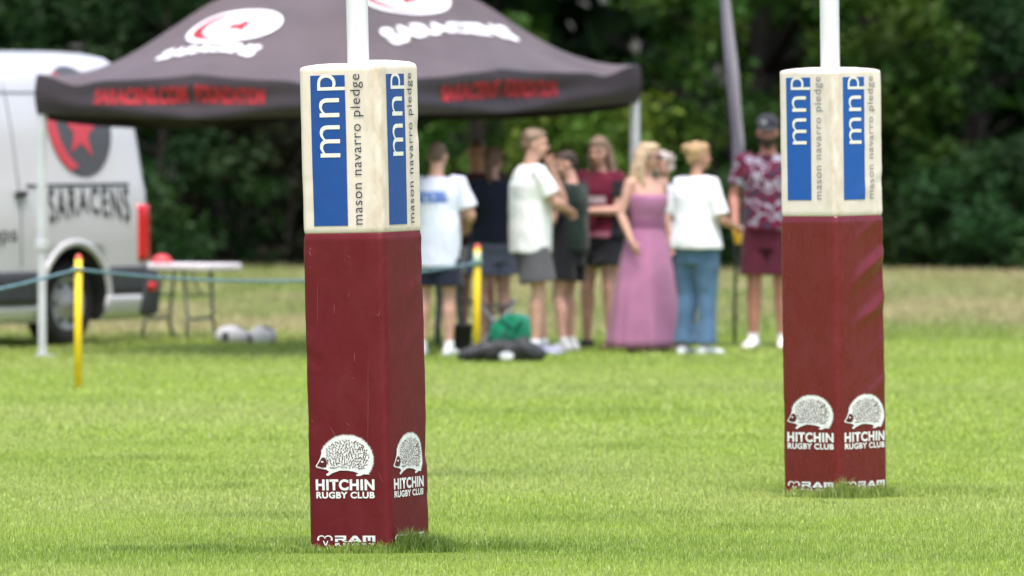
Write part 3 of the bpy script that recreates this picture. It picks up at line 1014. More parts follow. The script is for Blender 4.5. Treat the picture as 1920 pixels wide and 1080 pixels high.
def tri_uv(i):
    mb = MB(); mb.grid(lambda s, t: roof_pt(i, s, t * 0.995), 40, 30); return mb
for i in range(4):
    o = tri_uv(i).build('roof_panel', M_tent, tent)
    if i in (0, 1):
        em = MB()
        # oval badge: white field, red crescent and star
        uc, vc = ((0.39, 0.40), (0.455, 0.60))[i]
        L_ = (TC[1] - TC[0]).length
        ru, rv = ((0.385, 0.128), (0.43, 0.125))[i]
        fn = lambda a, z, i=i: roof_pt(i, (a / L_ - 0.5) / (1 - z) + 0.5, z, 0.012)
        fn2 = lambda a, z, i=i: roof_pt(i, (a / L_ - 0.5) / (1 - z) + 0.5, z, 0.016)
        ac = (uc - 0.5) * L_ * (1 - vc) + L_ / 2
        el = [(ac + ru * math.cos(t) , vc + rv * math.sin(t)) for t in [2 * PI * k / 40 for k in range(40)]]
        put(em, np.array(el), flat_poly(el)[1], fn, 0, 0.08)
        cr = [(ac - 0.03 + ru * 0.80 * math.cos(t), vc + rv * 0.82 * math.sin(t)) for t in [R(120 + 150 * k / 20) for k in range(21)]]
        cr += [(ac + 0.03 + ru * 0.72 * math.cos(t), vc + rv * 0.72 * math.sin(t)) for t in [R(270 - 150 * k / 20) for k in range(21)]]
        put(em, np.array(cr), flat_poly(cr)[1], fn2, 1, 0.06)
        st = []
        for k in range(10):
            rr_ = 1.0 if k % 2 == 0 else 0.42
            st.append((ac + 0.05 + 0.15 * rr_ * math.sin(k * PI / 5), vc + 0.062 * rr_ * math.cos(k * PI / 5)))
        put(em, np.array(st), flat_poly(st)[1], fn2, 1, 0.05)
        em.build('roof_emblem', [M_white, M_red], o)
        t = MB()
        Pn, F, _ = text2d('SARACENS', bold=0.06, spacing=1.05)
        ut, vt, wt, ht = ((0.43, 0.165, 0.83, 0.095), (0.52, 0.285, 1.22, 0.12))[i]
        def arc(P, ut=ut, vt=vt, wt=wt, ht=ht):
            x = (P[:, 0] - 0.5)
            a = (ut - 0.5) * L_ * (1 - vt) + L_ / 2 + x * wt
            z = vt + P[:, 1] * (ht - 0.03 * (1 - (2 * x) ** 2)) + 0.03 * (1 - (2 * x) ** 2)
            return np.stack([a, z], -1)
        put(t, arc(Pn), F, fn, 0, 0.08)
        t.build('roof_lettering', M_white, o)
for i in range(4):
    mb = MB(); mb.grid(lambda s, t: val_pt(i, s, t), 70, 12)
    o = mb.build('valance', M_tent_shaded, tent)
    words_ = {0: ('SARACENS.COM', 'FOUNDATION'), 1: ('SARACENS', 'FOUNDATION')}.get(i)
    if words_:
        t = MB()
        if i == 0: spans = ((0.19, 0.485), (0.51, 0.727))
        else: spans = ((0.28, 0.483), (0.50, 0.69))
        for wd, (s0, s1) in zip(words_, spans):
            Pn, F, _ = text2d(wd, bold=0.05, spacing=1.06)
            put(t, boxed(Pn, s0, s1, 0.66, 0.22), F, lambda a, z, i=i: val_pt(i, a, z, 0.010), 0, 0.06)
        t.build('valance_lettering', M_red, o)
for i in range(4):
    d = TC[i].normalized()
    p = TC[i] - d * 0.03
    lg = MB()
    lg.box((p.x, p.y, 1.45), (0.058, 0.058, 1.28), rot=Matrix.Rotation(R(45), 3, 'Z'))
    lg.box((p.x, p.y, 0.44), (0.046, 0.046, 0.86), rot=Matrix.Rotation(R(45), 3, 'Z'))
    lg.box((p.x, p.y, 0.84), (0.075, 0.075, 0.07), rot=Matrix.Rotation(R(45), 3, 'Z'))
    l = lg.build('leg', M_alu, tent, smooth=False, bevel=0.006)
    f = MB(); f.box((p.x - d.x * 0.02, p.y - d.y * 0.02, 0.012), (0.12, 0.12, 0.016), rot=Matrix.Rotation(R(45), 3, 'Z'))
    f.build('foot_plate', M_alu, l, smooth=False)
fr = MB()
for i in range(4):
    a, b = TC[i] * 0.98, TC[(i + 1) % 4] * 0.98
    for k in range(4):
        p, q = a.lerp(b, k / 4), a.lerp(b, (k + 1) / 4)
        for z0, z1 in ((1.98, 2.07), (2.07, 1.98)):
            fr.tube([(p.x, p.y, z0), (q.x, q.y, z1)], 0.012, 6)
for i in range(4):
    p = TC[i] * 0.98
    fr.tube([(p.x, p.y, 2.03), (0, 0, 2.52)], 0.013, 6)
fr.tube([(0, 0, 2.2), (0, 0, 3.02)], 0.02, 8)
fr.build('truss_frame', M_alu, tent)

# ------------------------------------------------------------------ white van
VF = Vector((-0.55, -0.835, 0)).normalized(); VN = Vector((VF.y * -1, VF.x, 0))
vm = Matrix(((VF.x, VN.x, 0, -2.83), (VF.y, VN.y, 0, 66.6), (0, 0, 1, 0), (0, 0, 0, 1)))
van = empty('delivery_van', mat=vm); tag(van, 'white panel van with dark round badge parked behind the tent', 'van')
VW = 1.96
SEC = [(0.20, -0.06), (0.28, -0.02), (0.36, -0.004), (0.60, 0.0), (0.80, 0.0), (1.04, -0.002), (1.10, -0.012), (1.22, -0.016), (1.28, -0.034), (1.60, -0.082), (1.84, -0.128), (1.90, -0.146), (2.02, -0.172),
       (2.12, -0.205), (2.20, -0.26), (2.255, -0.36), (2.29, -0.55), (2.305, -0.80), (2.31, -0.98)]


def side_y(z):
    for (z0, y0), (z1, y1) in zip(SEC[:-1], SEC[1:]):
        if z0 <= z <= z1:
            return y0 + (y1 - y0) * (z - z0) / (z1 - z0)
    return SEC[-1][1]


def van_ring(x, inset=0.0, ztop=2.31):
    half = []
    for z, y in SEC:
        zz = z if z < 0.9 else 0.9 + (z - 0.9) * (ztop - 0.9) / (2.31 - 0.9)
        yy = y - inset * (1 if y > -0.9 else 0.3)
        xx = x + (0.055 * max(0, z - 1.1) + 0.05 * max(0, z - 1.9) if x < 1.0 else 0.0) * (1 - min(1, x))
        half.append((xx, yy, zz))
    other = [(x_, -VW - y_, z_) for x_, y_, z_ in half[-2::-1]]
    return [Vector(p) for p in half + other]


vb = MB()
rings = [van_ring(0.0, 0.07, 2.26), van_ring(0.02, 0.03, 2.285), van_ring(0.06, 0.008, 2.30), van_ring(0.12), van_ring(0.6), van_ring(1.4), van_ring(2.2), van_ring(3.0), van_ring(3.7), van_ring(4.0, 0.0, 2.30),
         van_ring(4.25, 0.01, 2.20), van_ring(4.55, 0.03, 1.88), van_ring(4.95, 0.05, 1.42), van_ring(5.3, 0.06, 1.28), van_ring(5.6, 0.10, 1.12), van_ring(5.72, 0.18, 0.95)]
vb.loft(rings)
me = outward(vb.mesh('body'))
bo = link_mesh('body', me, [M_van, M_glass, M_rubber], van)
for p in bo.data.polygons:
    c = p.center
    p.material_index = 1 if (4.05 < c.x < 4.95 and c.z > 1.45) else 0
cut = MB()
for xw in (1.02, 4.65):
    for ys in (0.3, -VW - 0.3):
        yb = -0.30 if ys > 0 else -VW + 0.30
        n = 40
        cut.loft([[Vector((xw + 0.425 * math.cos(2 * PI * k / n), y, 0.36 + 0.425 * math.sin(2 * PI * k / n))) for k in range(n)] for y in (min(ys, yb), max(ys, yb))])
co = link_mesh('cutter', outward(cut.mesh('cutter')), [M_van, M_glass, M_rubber]); co.data.polygons.foreach_set('material_index', [2] * len(co.data.polygons))
co.matrix_world = vm
bm_ = bo.modifiers.new('arch', 'BOOLEAN'); bm_.object = co; bm_.operation = 'DIFFERENCE'; bm_.solver = 'EXACT'
bpy.context.view_layer.update()
newme = evaluated(bo)
bo.modifiers.clear(); bo.data = newme
bpy.data.objects.remove(co)


def van_strip(name, m, x0, x1, z0, z1, proud, parent=van, nx=24, nz=4, thick=0.03, rear=False):
    """moulding that follows the van's side"""
    for s in (0, 1):
        mb = MB()
        def f(u, v, off):
            x = x0 + (x1 - x0) * u; z = z0 + (z1 - z0) * v
            rr_ = 0.0
            if x < 0.10: rr_ = 0.07 * (1 - max(0, x) / 0.10) ** 2
            y = side_y(z) + proud + off - rr_
            return Vector((x, y if s == 0 else -VW - y, z))
        ring = []
        for u in [i / nx for i in range(nx + 1)]:
            ring.append([f(u, 0, -thick), f(u, 0, 0)] + [f(u, k / nz, 0) for k in range(1, nz)] + [f(u, 1, 0), f(u, 1, -thick)])
        mb.loft(ring)
        mb.build(name, m, parent)


van_strip('side_moulding', M_clad, 1.47, 4.2, 0.34, 0.60, 0.012)
van_strip('side_moulding', M_clad, 0.0, 0.575, 0.40, 0.62, 0.012)
van_strip('sill', M_van, 1.47, 4.2, 0.19, 0.335, 0.008)
van_strip('sill', M_van, 0.16, 0.60, 0.235, 0.395, 0.022)
bmpr = MB()
bmpr.loft([[Vector((x, y, z)) for x, z in ((-0.07, 0.24), (0.02, 0.22), (0.155, 0.25), (0.155, 0.39), (0.06, 0.60), (-0.07, 0.58), (-0.10, 0.42))] for y in (0.02, -0.10, -0.98, -VW + 0.10, -VW - 0.02)])
bp_ = bmpr.build('rear_bumper', M_clad, van, bevel=0.02)
for ys in (1, 0):
    rf = MB(); rf.box((0.03, 0.026 if ys else -VW - 0.026, 0.455), (0.10, 0.012, 0.07)); rf.build('reflector', M_lamp, bp_)
for s in (0, 1):
    tl = MB()
    def tf(z, x, off): 
        y = side_y(z) + off - (0.055 * (1 - max(0, x + 0.02) / 0.10) ** 2 if x < 0.08 else 0)
        return Vector((x + 0.05 * max(0, z - 1.1), y if s == 0 else -VW - y, z))
    rings = []
    for z in [0.66 + 0.44 * k / 10 for k in range(11)]:
        rings.append([tf(z, 0.19, 0.006), tf(z, 0.08, 0.012), tf(z, 0.03, 0.014), tf(z, -0.02, 0.022), tf(z, -0.03, -0.06), tf(z, 0.02, -0.16), tf(z, 0.19, -0.06)])
    tl.loft(rings); tl.build('tail_light', M_lamp, van)
# wheel arch lips
for xw in (1.02, 4.65):
    for s in (0, 1):
        mb = MB()
        pts = []
        for k in range(25):
            t = R(-12 + 204 * k / 24)
            z = 0.36 + 0.455 * math.sin(t); x = xw + 0.455 * math.cos(t)
            y = side_y(max(z, 0.21)) + 0.008
            pts.append((x, y if s == 0 else -VW - y, z))
        mb.tube(pts, 0.030, 8, flat=0.55)
        mb.build('wheel_arch', M_van, van)
        # wheel
        y0 = -0.055 if s == 0 else -VW + 0.055
        sg = 1 if s == 0 else -1
        def lath(prof, n=40):
            return [[Vector((xw + r * math.cos(2 * PI * k / n), y0 + sg * y, 0.345 + r * math.sin(2 * PI * k / n))) for k in range(n)] for y, r in prof]
        ty = MB(); ty.loft(lath([(-0.22, 0.22), (-0.215, 0.30), (-0.19, 0.338), (-0.11, 0.347), (-0.03, 0.338), (0.0, 0.30), (-0.004, 0.225), (-0.03, 0.215), (-0.12, 0.21)]))
        wl = ty.build('wheel', M_rubber, van)
        rm = MB(); rm.loft(lath([(-0.05, 0.214), (-0.012, 0.212), (-0.012, 0.196), (-0.045, 0.182), (-0.035, 0.13), (-0.022, 0.10), (-0.018, 0.07), (0.002, 0.055), (0.006, 0.005)]))
        rm.build('rim', M_rim, wl)
        nt_ = MB()
        for k in range(6):
            a = k * PI / 3
            nt_.tube([(xw + 0.155 * math.cos(a), y0 + sg * -0.05, 0.345 + 0.155 * math.sin(a)), (xw + 0.155 * math.cos(a), y0 + sg * -0.03, 0.345 + 0.155 * math.sin(a))], 0.026, 10)
        nt_.build('vent_hole', M_black, wl)
# panel seams, sliding door rail and handle
vp = lambda x, z, off: Vector((x + (0.055 * max(0, z - 1.1) + 0.05 * max(0, z - 1.9)) * (1 - min(1, x)) * (1 if x < 1 else 0), side_y(z) + off, z))
se = MB()
for xs in (1.72, 2.95, 4.0):
    se.tube([vp(xs, z, 0.001) for z in [0.64 + 0.1 * k for k in range(15)]], 0.005, 6)
se.tube([vp(0.2 + 0.2 * k, 1.98, 0.0) for k in range(19)], 0.007, 6)
se.build('panel_seam', M_logo, van)
rl = MB(); rl.tube([vp(0.28, 1.265, 0.006), vp(1.0, 1.265, 0.006), vp(1.62, 1.265, 0.006)], 0.011, 8); rl.build('door_rail', M_logo, van)
hd = MB(); hd.tube([vp(1.66, 1.20, 0.012), vp(1.78, 1.20, 0.02)], 0.022, 8, round_ends=True); hd.build('door_handle', M_black, van)
# dark disc with red crescent and star
bd = MB()
cx_, cz_, rad_ = 0.83, 1.76, 0.43
fn = lambda a, z, o=0.008: vp(cx_ - a, cz_ + z, o)
ci = [(rad_ * math.cos(t), rad_ * math.sin(t)) for t in [2 * PI * k / 48 for k in range(48)]]
put(bd, np.array(ci), flat_poly(ci)[1], fn, 0, 0.05)
cr = [(rad_ * math.cos(t), rad_ * math.sin(t)) for t in [R(118 + 126 * k / 24) for k in range(25)]]
cr += [(0.085 + 0.395 * math.cos(t), 0.0 + 0.385 * math.sin(t)) for t in [R(246 - 132 * k / 24) for k in range(25)]]
put(bd, np.array(cr), flat_poly(cr)[1], lambda a, z: fn(a, z, 0.012), 1, 0.05)
st = []
for k in range(10):
    rr_ = 0.235 if k % 2 == 0 else 0.095
    st.append((0.0 + rr_ * math.sin(k * PI / 5 + 0.12), -0.075 + rr_ * math.cos(k * PI / 5 + 0.12)))
put(bd, np.array(st), flat_poly(st)[1], lambda a, z: fn(a, z, 0.012), 1, 0.05)
bd.build('badge', [M_logo, mat('red_vinyl', (0.55, 0.06, 0.08), 0.45)], van)
lt = MB()
Pn, F, _ = text2d('SARACENS', bold=0.015, spacing=1.25)
x_ = Pn[:, 0] - 0.5
zz = 1.24 - (1 - Pn[:, 1]) * (0.235 - 0.035 * np.cos(x_ * 2 * PI))
Pm = np.stack([0.30 - (1 - Pn[:, 0]) * 0 + (1 - Pn[:, 0]) * 1.06, zz], -1)
put(lt, Pm, F, lambda a, z: vp(a, z, 0.008), 0, 0.05)
lt.build('lettering', M_inktext, van); lt = MB()
Pn, F, _ = text2d('camps')
Pm = np.stack([1.78 + (1 - Pn[:, 0]) * 0.62, 0.80 + Pn[:, 1] * 0.12], -1)
put(lt, Pm, F, lambda a, z: vp(a, z, 0.008), 0, 0.05)
lt.build('small_lettering', M_inktext, van)
hl = MB()
for ys in (-0.3, -VW + 0.3): hl.ell((5.58, ys, 0.92), (0.16, 0.16, 0.10))
hl.build('headlight', mat('clear_lens', (0.6, 0.62, 0.65), 0.1), van)

# ------------------------------------------------------------------ feather flag
FD = 66.0
fl_e = empty('feather_flag', (wx(1378, FD), FD, 0)); tag(fl_e, 'tall narrow grey lilac feather flag seen edge on beside the capped man', 'flag')
FZ = [0.0, 0.8, 1.0, 1.25, 1.45, 1.62, 1.87, 2.16, 2.45, 2.70, 3.2, 4.0]
FL = [0.0, 0.012, -0.012, -0.026, -0.026, -0.029, -0.050, -0.071, -0.088, -0.104, -0.14, -0.21]
FR = [0.0, 0.02, 0.016, 0.032, 0.060, 0.072, 0.040, 0.015, -0.025, -0.055, -0.09, -0.18]
def pole_x(z): return float(np.interp(z, FZ, FL))
fp = MB(); fp.tube([(pole_x(z) - 0.004, 0, z) for z in [-0.1, 0.3, 0.7, 1.0, 1.4, 1.8, 2.2, 2.6, 3.0, 3.5, 4.0]], [0.013, 0.013, 0.013, 0.013, 0.012, 0.011, 0.010, 0.009, 0.008, 0.007, 0.006], 8)
fp.build('pole', M_black, fl_e)
M_flag = mat('flag_polyester', (0.30, 0.26, 0.34), 0.55, 0.3, col2=(0.13, 0.105, 0.14), vscale=1.5, sheen=0.2)
fs = MB()
def sail(u, v):
    """narrow banner blown back from its pole in a soft S, seen almost edge on"""
    z = 0.98 + 3.0 * v
    w_ = float(np.interp(z, FZ, FR)) - pole_x(z)
    prof = math.sin(min(1.0, u / 0.55) * PI / 2) if u < 0.55 else 1.0 - 0.55 * ((u - 0.55) / 0.45) ** 1.5
    depth = 0.55 * min(1, 0.2 + v * 3.5)
    return Vector((pole_x(z) + w_ * prof + 0.008 * math.sin(9 * v + 6 * u), -u * depth, z - 0.10 * u * (1 - v)))
fs.grid(sail, 28, 60)
fs.build('sail', M_flag, fl_e, solid=0.003)
sp_ = MB()
for a in (0, PI / 2): sp_.tube([(0.35 * math.cos(a), 0.35 * math.sin(a), 0.02), (-0.35 * math.cos(a), -0.35 * math.sin(a), 0.02)], 0.010, 6)
sp_.build('base', M_black, fl_e)

# ------------------------------------------------------------------ boundary poles and rope
def yellow_pole(px, D, top, label, tip, foot=False):
    e = empty('boundary_pole', (wx(px, D), D, 0)); tag(e, label, 'pole', 'yellow rope poles along the touchline')
    m = MB(); m.tube([(0, 0, -0.05), (0, 0, top * 0.5), (0.004, 0, top)], 0.0265, 16); m.build('pole', M_yellow, e)
    c = MB(); c.tube([(0.004, 0, top), (0.004, 0, top + 0.008)], [0.0272, 0.024], 14, round_ends=True); c.build('tip', M_redtip, e)
    if foot:
        c = MB(); c.tube([(0, 0, 0.0), (0, 0, 0.03), (0, 0, 0.09)], [0.10, 0.07, 0.034], 16); c.build('base', M_black, e)
        c = MB(); c.tube([(0.002, 0, 0.69), (0.003, 0, 0.80)], 0.0285, 14); c.build('tape', mat('pale_tape', (0.42, 0.52, 0.36), 0.5), e)
    return Vector((wx(px, D), D, 0))


p_left = yellow_pole(146, gd(730), 0.87, 'yellow pole with red tip standing in front of the van wheel', 0.03)
p_right = yellow_pole(894, gd(676), 0.83, 'yellow pole with red tip and black foot standing beside the green bag', 0.03, True)
rp_ = MB()
pl = p_left + Vector((0.0, 0.0, 0.80)); pr = p_right + Vector((0.0, -0.03, 0.72))
p_out = Vector((p_left.x - 5.0, p_left.y - 5.0, 0.80))
pts = [p_out.lerp(pl, k / 14) - Vector((0, 0, 0.34 * 4 * (k / 14) * (1 - k / 14))) for k in range(15)]
pts += [pl.lerp(pr, k / 24) - Vector((0, 0, 0.105 * 4 * (k / 24) * (1 - k / 24))) for k in range(1, 25)]
rp_.tube(pts, 0.0105, 8)
rp_.tube([pl + Vector((0.03 * math.cos(t), 0.03 * math.sin(t), 0.01 * math.sin(3 * t))) for t in [2 * PI * k / 12 for k in range(13)]], 0.010, 6)
rp_.tube([pr + Vector((0.033 * math.cos(t), 0.03 + 0.033 * math.sin(t), 0.015 * math.sin(3 * t))) for t in [2 * PI * k / 12 for k in range(13)]], 0.010, 6)
o = rp_.build('rope', M_rope); tag(o, 'pale blue rope strung between the two yellow poles', 'rope')

# ------------------------------------------------------------------ tables and kit
def folding_table(x, y, rz, L, W, H, label):
    e = empty('folding_table', (x, y, 0), rz); tag(e, label, 'table', 'folding tables round the tent')
    t = MB(); t.box((0, 0, H - 0.03), (L, W, 0.06)); t.build('table_top', mat('white_table_plastic', (0.66, 0.62, 0.64), 0.5, var=0.04), e, smooth=False, bevel=0.018)
    for s in (-1, 1):
        for q in (-1, 1):
            l = MB(); xx = s * (L / 2 - 0.22)
            l.tube([(xx - s * 0.03, q * (W / 2 - 0.08), H - 0.06), (xx, q * (W / 2 - 0.10), 0.16), (xx, q * (W / 2 - 0.06), 0.012)], 0.014, 8)
            l.build('leg', M_tube, e)
        l = MB(); xx = s * (L / 2 - 0.22)
        l.tube([(xx, -(W / 2 - 0.10), 0.17), (xx, W / 2 - 0.10, 0.17)], 0.013, 8)
        l.tube([(xx, -(W / 2 - 0.09), 0.36), (xx, W / 2 - 0.09, 0.36)], 0.009, 6)
        l.tube([(xx, 0, 0.36), (s * 0.12, 0, H - 0.06)], 0.009, 6)
        l.build('brace', M_tube, e)
    return e


M_tube = mat('grey_steel_tube', (0.13, 0.15, 0.13), 0.5)
TD = 67.9
folding_table(wx(335, TD), TD, R(-28), 0.84, 0.60, 0.612, 'white folding table partly behind the van bumper with red dome on it')
dm = MB()
dm.loft([[Vector((r * math.cos(2 * PI * k / 20), r * math.sin(2 * PI * k / 20), z)) for k in range(20)] for r, z in ((0.085, 0), (0.088, 0.012), (0.075, 0.03), (0.058, 0.052), (0.034, 0.066), (0.012, 0.07))])
o = dm.build('marker_cone', mat('red_cone_plastic', (0.62, 0.06, 0.07), 0.45)); o.location = (wx(303, TD), TD + 0.05, 0.613)
tag(o, 'low red domed marker lying on the white table', 'marker cone')
TD2 = 65.3
folding_table(wx(842, TD2), TD2 + 0.25, R(6), 0.62, 0.45, 0.64, 'white folding table half hidden behind the man in the blue printed shirt')
tb = MB(); tb.ell((0, 0, 0.055), (0.075, 0.06, 0.055)); tb.ell((0.03, 0, 0.11), (0.05, 0.045, 0.05)); tb.ell((-0.03, 0.01, 0.10), (0.045, 0.04, 0.05))
o = fused(tb, 'carrier_bag', [mat('pale_pink_bag', (0.55, 0.50, 0.54), 0.5)], None, 0.008, 3, cloth=0.01, seed=4, freq=12)
o.location = (wx(872, TD2), TD2 + 0.1, 0.642); tag(o, 'crumpled pale pink bag on the table behind the yellow pole', 'bag')


def rugby_ball(px, D, rz, tilt, label):
    mb = MB()
    n, rings = 24, []
    for i in range(17):
        t = -1 + 2 * i / 16
        r = 0.082 * max(0.0, 1 - abs(t) ** 2.1) ** 0.62 + 0.004
        rings.append([Vector((t * 0.135, r * math.cos(2 * PI * k / n), r * math.sin(2 * PI * k / n))) for k in range(n)])
    mb.loft(rings)
    e = empty('rugby_ball', (wx(px, D), D, 0.064)); e.rotation_euler = (R(20), R(tilt), rz); tag(e, label, 'rugby ball', 'white rugby balls on the grass')
    mb.build('ball', mat('pale_ball_rubber', (0.68, 0.67, 0.69), 0.6, bump=0.3, bscale=120), e)
    s = MB()
    for q in (-1, 1):
        for k in (0, 2):
            a0 = R(30 + 90 * k + 45 * q)
            rr_ = []
            for i in range(4, 9 if q > 0 else 8):
                t = q * (-1 + 2 * (i + 8 - 0) / 16 - 0.2)
                t = q * (0.28 + 0.52 * (i - 4) / 4)
                r = 0.082 * max(0.0, 1 - abs(t) ** 2.1) ** 0.62 + 0.0055
                rr_.append([Vector((t * 0.135, r * math.cos(a0 + w_), r * math.sin(a0 + w_))) for w_ in (-0.5, -0.25, 0, 0.25, 0.5)])
            vs = [p for r_ in rr_ for p in r_]; nf = len(rr_)
            s.add(vs, [(i * 5 + j, i * 5 + j + 1, i * 5 + j + 6, i * 5 + j + 5) for i in range(nf - 1) for j in range(4)])
    s.build('printed_panel', mat('navy_ball_print', (0.05, 0.055, 0.09), 0.5), e)


rugby_ball(434, gd(646), R(12), 4, 'white rugby ball lying on the grass nearer the table, left of its twin')
rugby_ball(490, gd(647), R(-30), -8, 'white rugby ball lying on the grass nearer the post pad, right of its twin')

# round green bag, black kit bag, black bucket, camp stool
GD_ = gd(664)
gb = empty('round_bag', (wx(962, GD_), GD_ + 0.05, 0.0)); gb.rotation_euler = (R(-8), 0, R(-28)); tag(gb, 'round green bag with teal rim standing behind the black kit bag', 'bag')
g = MB(); n = 40
g.loft([[Vector((r * math.cos(2 * PI * k / n), y, 0.150 + 0.76 * r * math.sin(2 * PI * k / n))) for k in range(n)] for y, r in ((-0.065, 0.02), (-0.068, 0.10), (-0.06, 0.17), (-0.035, 0.198))])
g.build('front_panel', mat('green_nylon', (0.015, 0.34, 0.18), 0.5, var=0.3, vscale=10, bump=0.4, bscale=14), gb)
g = MB(); g.loft([[Vector((r * math.cos(2 * PI * k / n), y, 0.150 + 0.76 * r * math.sin(2 * PI * k / n))) for k in range(n)] for y, r in ((-0.036, 0.199), (-0.02, 0.206), (0.07, 0.206), (0.085, 0.19), (0.09, 0.02))])
g.build('rim', mat('teal_nylon', (0.09, 0.42, 0.46), 0.5, var=0.15), gb)
g = MB()
for a0, l in ((R(110), 0.16), (R(-60), 0.15), (R(200), 0.13), (R(250), 0.17), (R(30), 0.1)):
    c = Vector((0.06 * math.cos(a0), -0.072, 0.155 + 0.05 * math.sin(a0)))
    d = Vector((math.cos(a0 + 0.6), 0, math.sin(a0 + 0.6)))
    g.tube([c - d * 0.03, c + d * l * 0.45, c + d * l * 0.72 + Vector((0.02, 0.004, 0))], 0.013, 6, flat=0.4)
g.build('strap', mat('dark_green_strap', (0.02, 0.12, 0.085), 0.7), gb)

KD = gd(682)
kb = empty('kit_bag', (wx(942, KD), KD + 0.1, 0)); tag(kb, 'black kit bag slumped on the grass in front of the green bag', 'bag')
k = MB()
k.tube([(-0.29, 0, 0.06), (-0.15, 0, 0.085), (0.0, 0.0, 0.075), (0.15, 0, 0.10), (0.27, 0, 0.07)], [0.05, 0.078, 0.07, 0.095, 0.06], 14, round_ends=True)
k.ell((-0.02, 0.02, 0.10), (0.13, 0.09, 0.075))
fused(k, 'bag_body', [mat('black_nylon', (0.028, 0.029, 0.033), 0.6, var=0.3, vscale=9)], kb, 0.01, 4, cloth=0.016, seed=3, freq=9)
k = MB(); k.tube([(-0.22, -0.09, 0.02), (-0.25, -0.10, 0.05), (-0.05, -0.12, 0.13), (0.10, -0.11, 0.14), (0.22, -0.10, 0.06)], 0.014, 6, flat=0.4); k.build('strap', M_black, kb)
k = MB(); k.ell((0.03, -0.085, 0.055), (0.055, 0.018, 0.034)); k.build('patch', M_white, kb)

bk = empty('bucket', (wx(863, gd(664)), gd(664) + 0.15, 0)); tag(bk, 'black bucket standing behind the foot of the yellow pole', 'bucket')
b = MB(); n = 28
b.loft([[Vector((r * math.cos(2 * PI * k_ / n), r * math.sin(2 * PI * k_ / n), z)) for k_ in range(n)] for r, z in ((0.068, 0.0), (0.078, 0.01), (0.094, 0.20), (0.102, 0.205), (0.102, 0.222), (0.088, 0.218), (0.074, 0.03))])
b.build('tub', mat('black_tub', (0.018, 0.019, 0.022), 0.5, var=0.2), bk)
b = MB(); b.tube([(0.1 * math.cos(t), 0.02, 0.21 + 0.13 * math.sin(t)) for t in [PI * q / 14 for q in range(15)]], 0.005, 6); b.build('handle', M_tube, bk)

SD = 64.6
cs = empty('camp_stool', (wx(922, SD), SD + 0.35, 0), R(15)); tag(cs, 'grey folding camp stool partly hidden behind the green bag', 'stool')
for q in (-1, 1):
    for s in (-1, 1):
        l = MB(); l.tube([(s * 0.17, q * 0.14, 0.015), (0, q * 0.145, 0.20), (-s * 0.15, q * 0.14, 0.385)], 0.012, 8); l.build('leg', M_alu, cs)
l = MB(); l.grid(lambda u, v: Vector((-0.17 + 0.34 * u, -0.16 + 0.32 * v, 0.39 - 0.05 * math.sin(PI * u))), 10, 6); l.build('seat', mat('grey_canvas', (0.22, 0.23, 0.24), 0.8), cs, solid=0.008)

# single dandelion in the turf
dd = empty('dandelion', (wx(1150, gd(708)), gd(708), 0)); tag(dd, 'small yellow dandelion alone in the mown grass', 'flower')
d = MB(); d.tube([(0, 0, 0), (0.004, 0, 0.05), (0.002, 0, 0.075)], 0.0025, 6); d.build('stem', mat('stem_green', (0.06, 0.12, 0.03), 0.6), dd)
d = MB()
for k_ in range(22):
    a = k_ * 2.4; r = 0.021 * (0.5 + 0.5 * ((k_ % 5) / 4))
    c = Vector((0.002, 0, 0.075)); t = Vector((math.cos(a) * r, math.sin(a) * r, 0.010 * (1 - r / 0.03)))
    s = Vector((-math.sin(a), math.cos(a), 0)) * 0.004
    d.add([c, c + t * 0.6 + s, c + t, c + t * 0.6 - s], [(0, 1, 2, 3)])
d.build('petals', mat('dandelion_yellow', (0.75, 0.55, 0.02), 0.5), dd)

# ------------------------------------------------------------------ people
def skin_mat(name, col):
    m = mat(name, col, 0.55, 0.35, var=0.10, vscale=9)
    b = m.node_tree.nodes['Principled BSDF']
    b.inputs['Subsurface Weight'].default_value = 0.0
    return m


M_skin_fair = skin_mat('fair_skin', (0.50, 0.29, 0.22))
M_skin_warm = skin_mat('tanned_skin', (0.42, 0.225, 0.16))
M_skin_red = skin_mat('ruddy_skin', (0.44, 0.20, 0.155))
M_lip = mat('lips', (0.36, 0.11, 0.10), 0.45)
M_eye = mat('dark_iris', (0.03, 0.022, 0.018), 0.2)
M_brow = mat('brow', (0.10, 0.06, 0.04), 0.8)


def cloth_mat(name, col, var=0.06, **k):
    return mat(name, col, 0.85, 0.15, var=var, vscale=5, bump=0.25, bscale=26, sheen=0.15, **k)


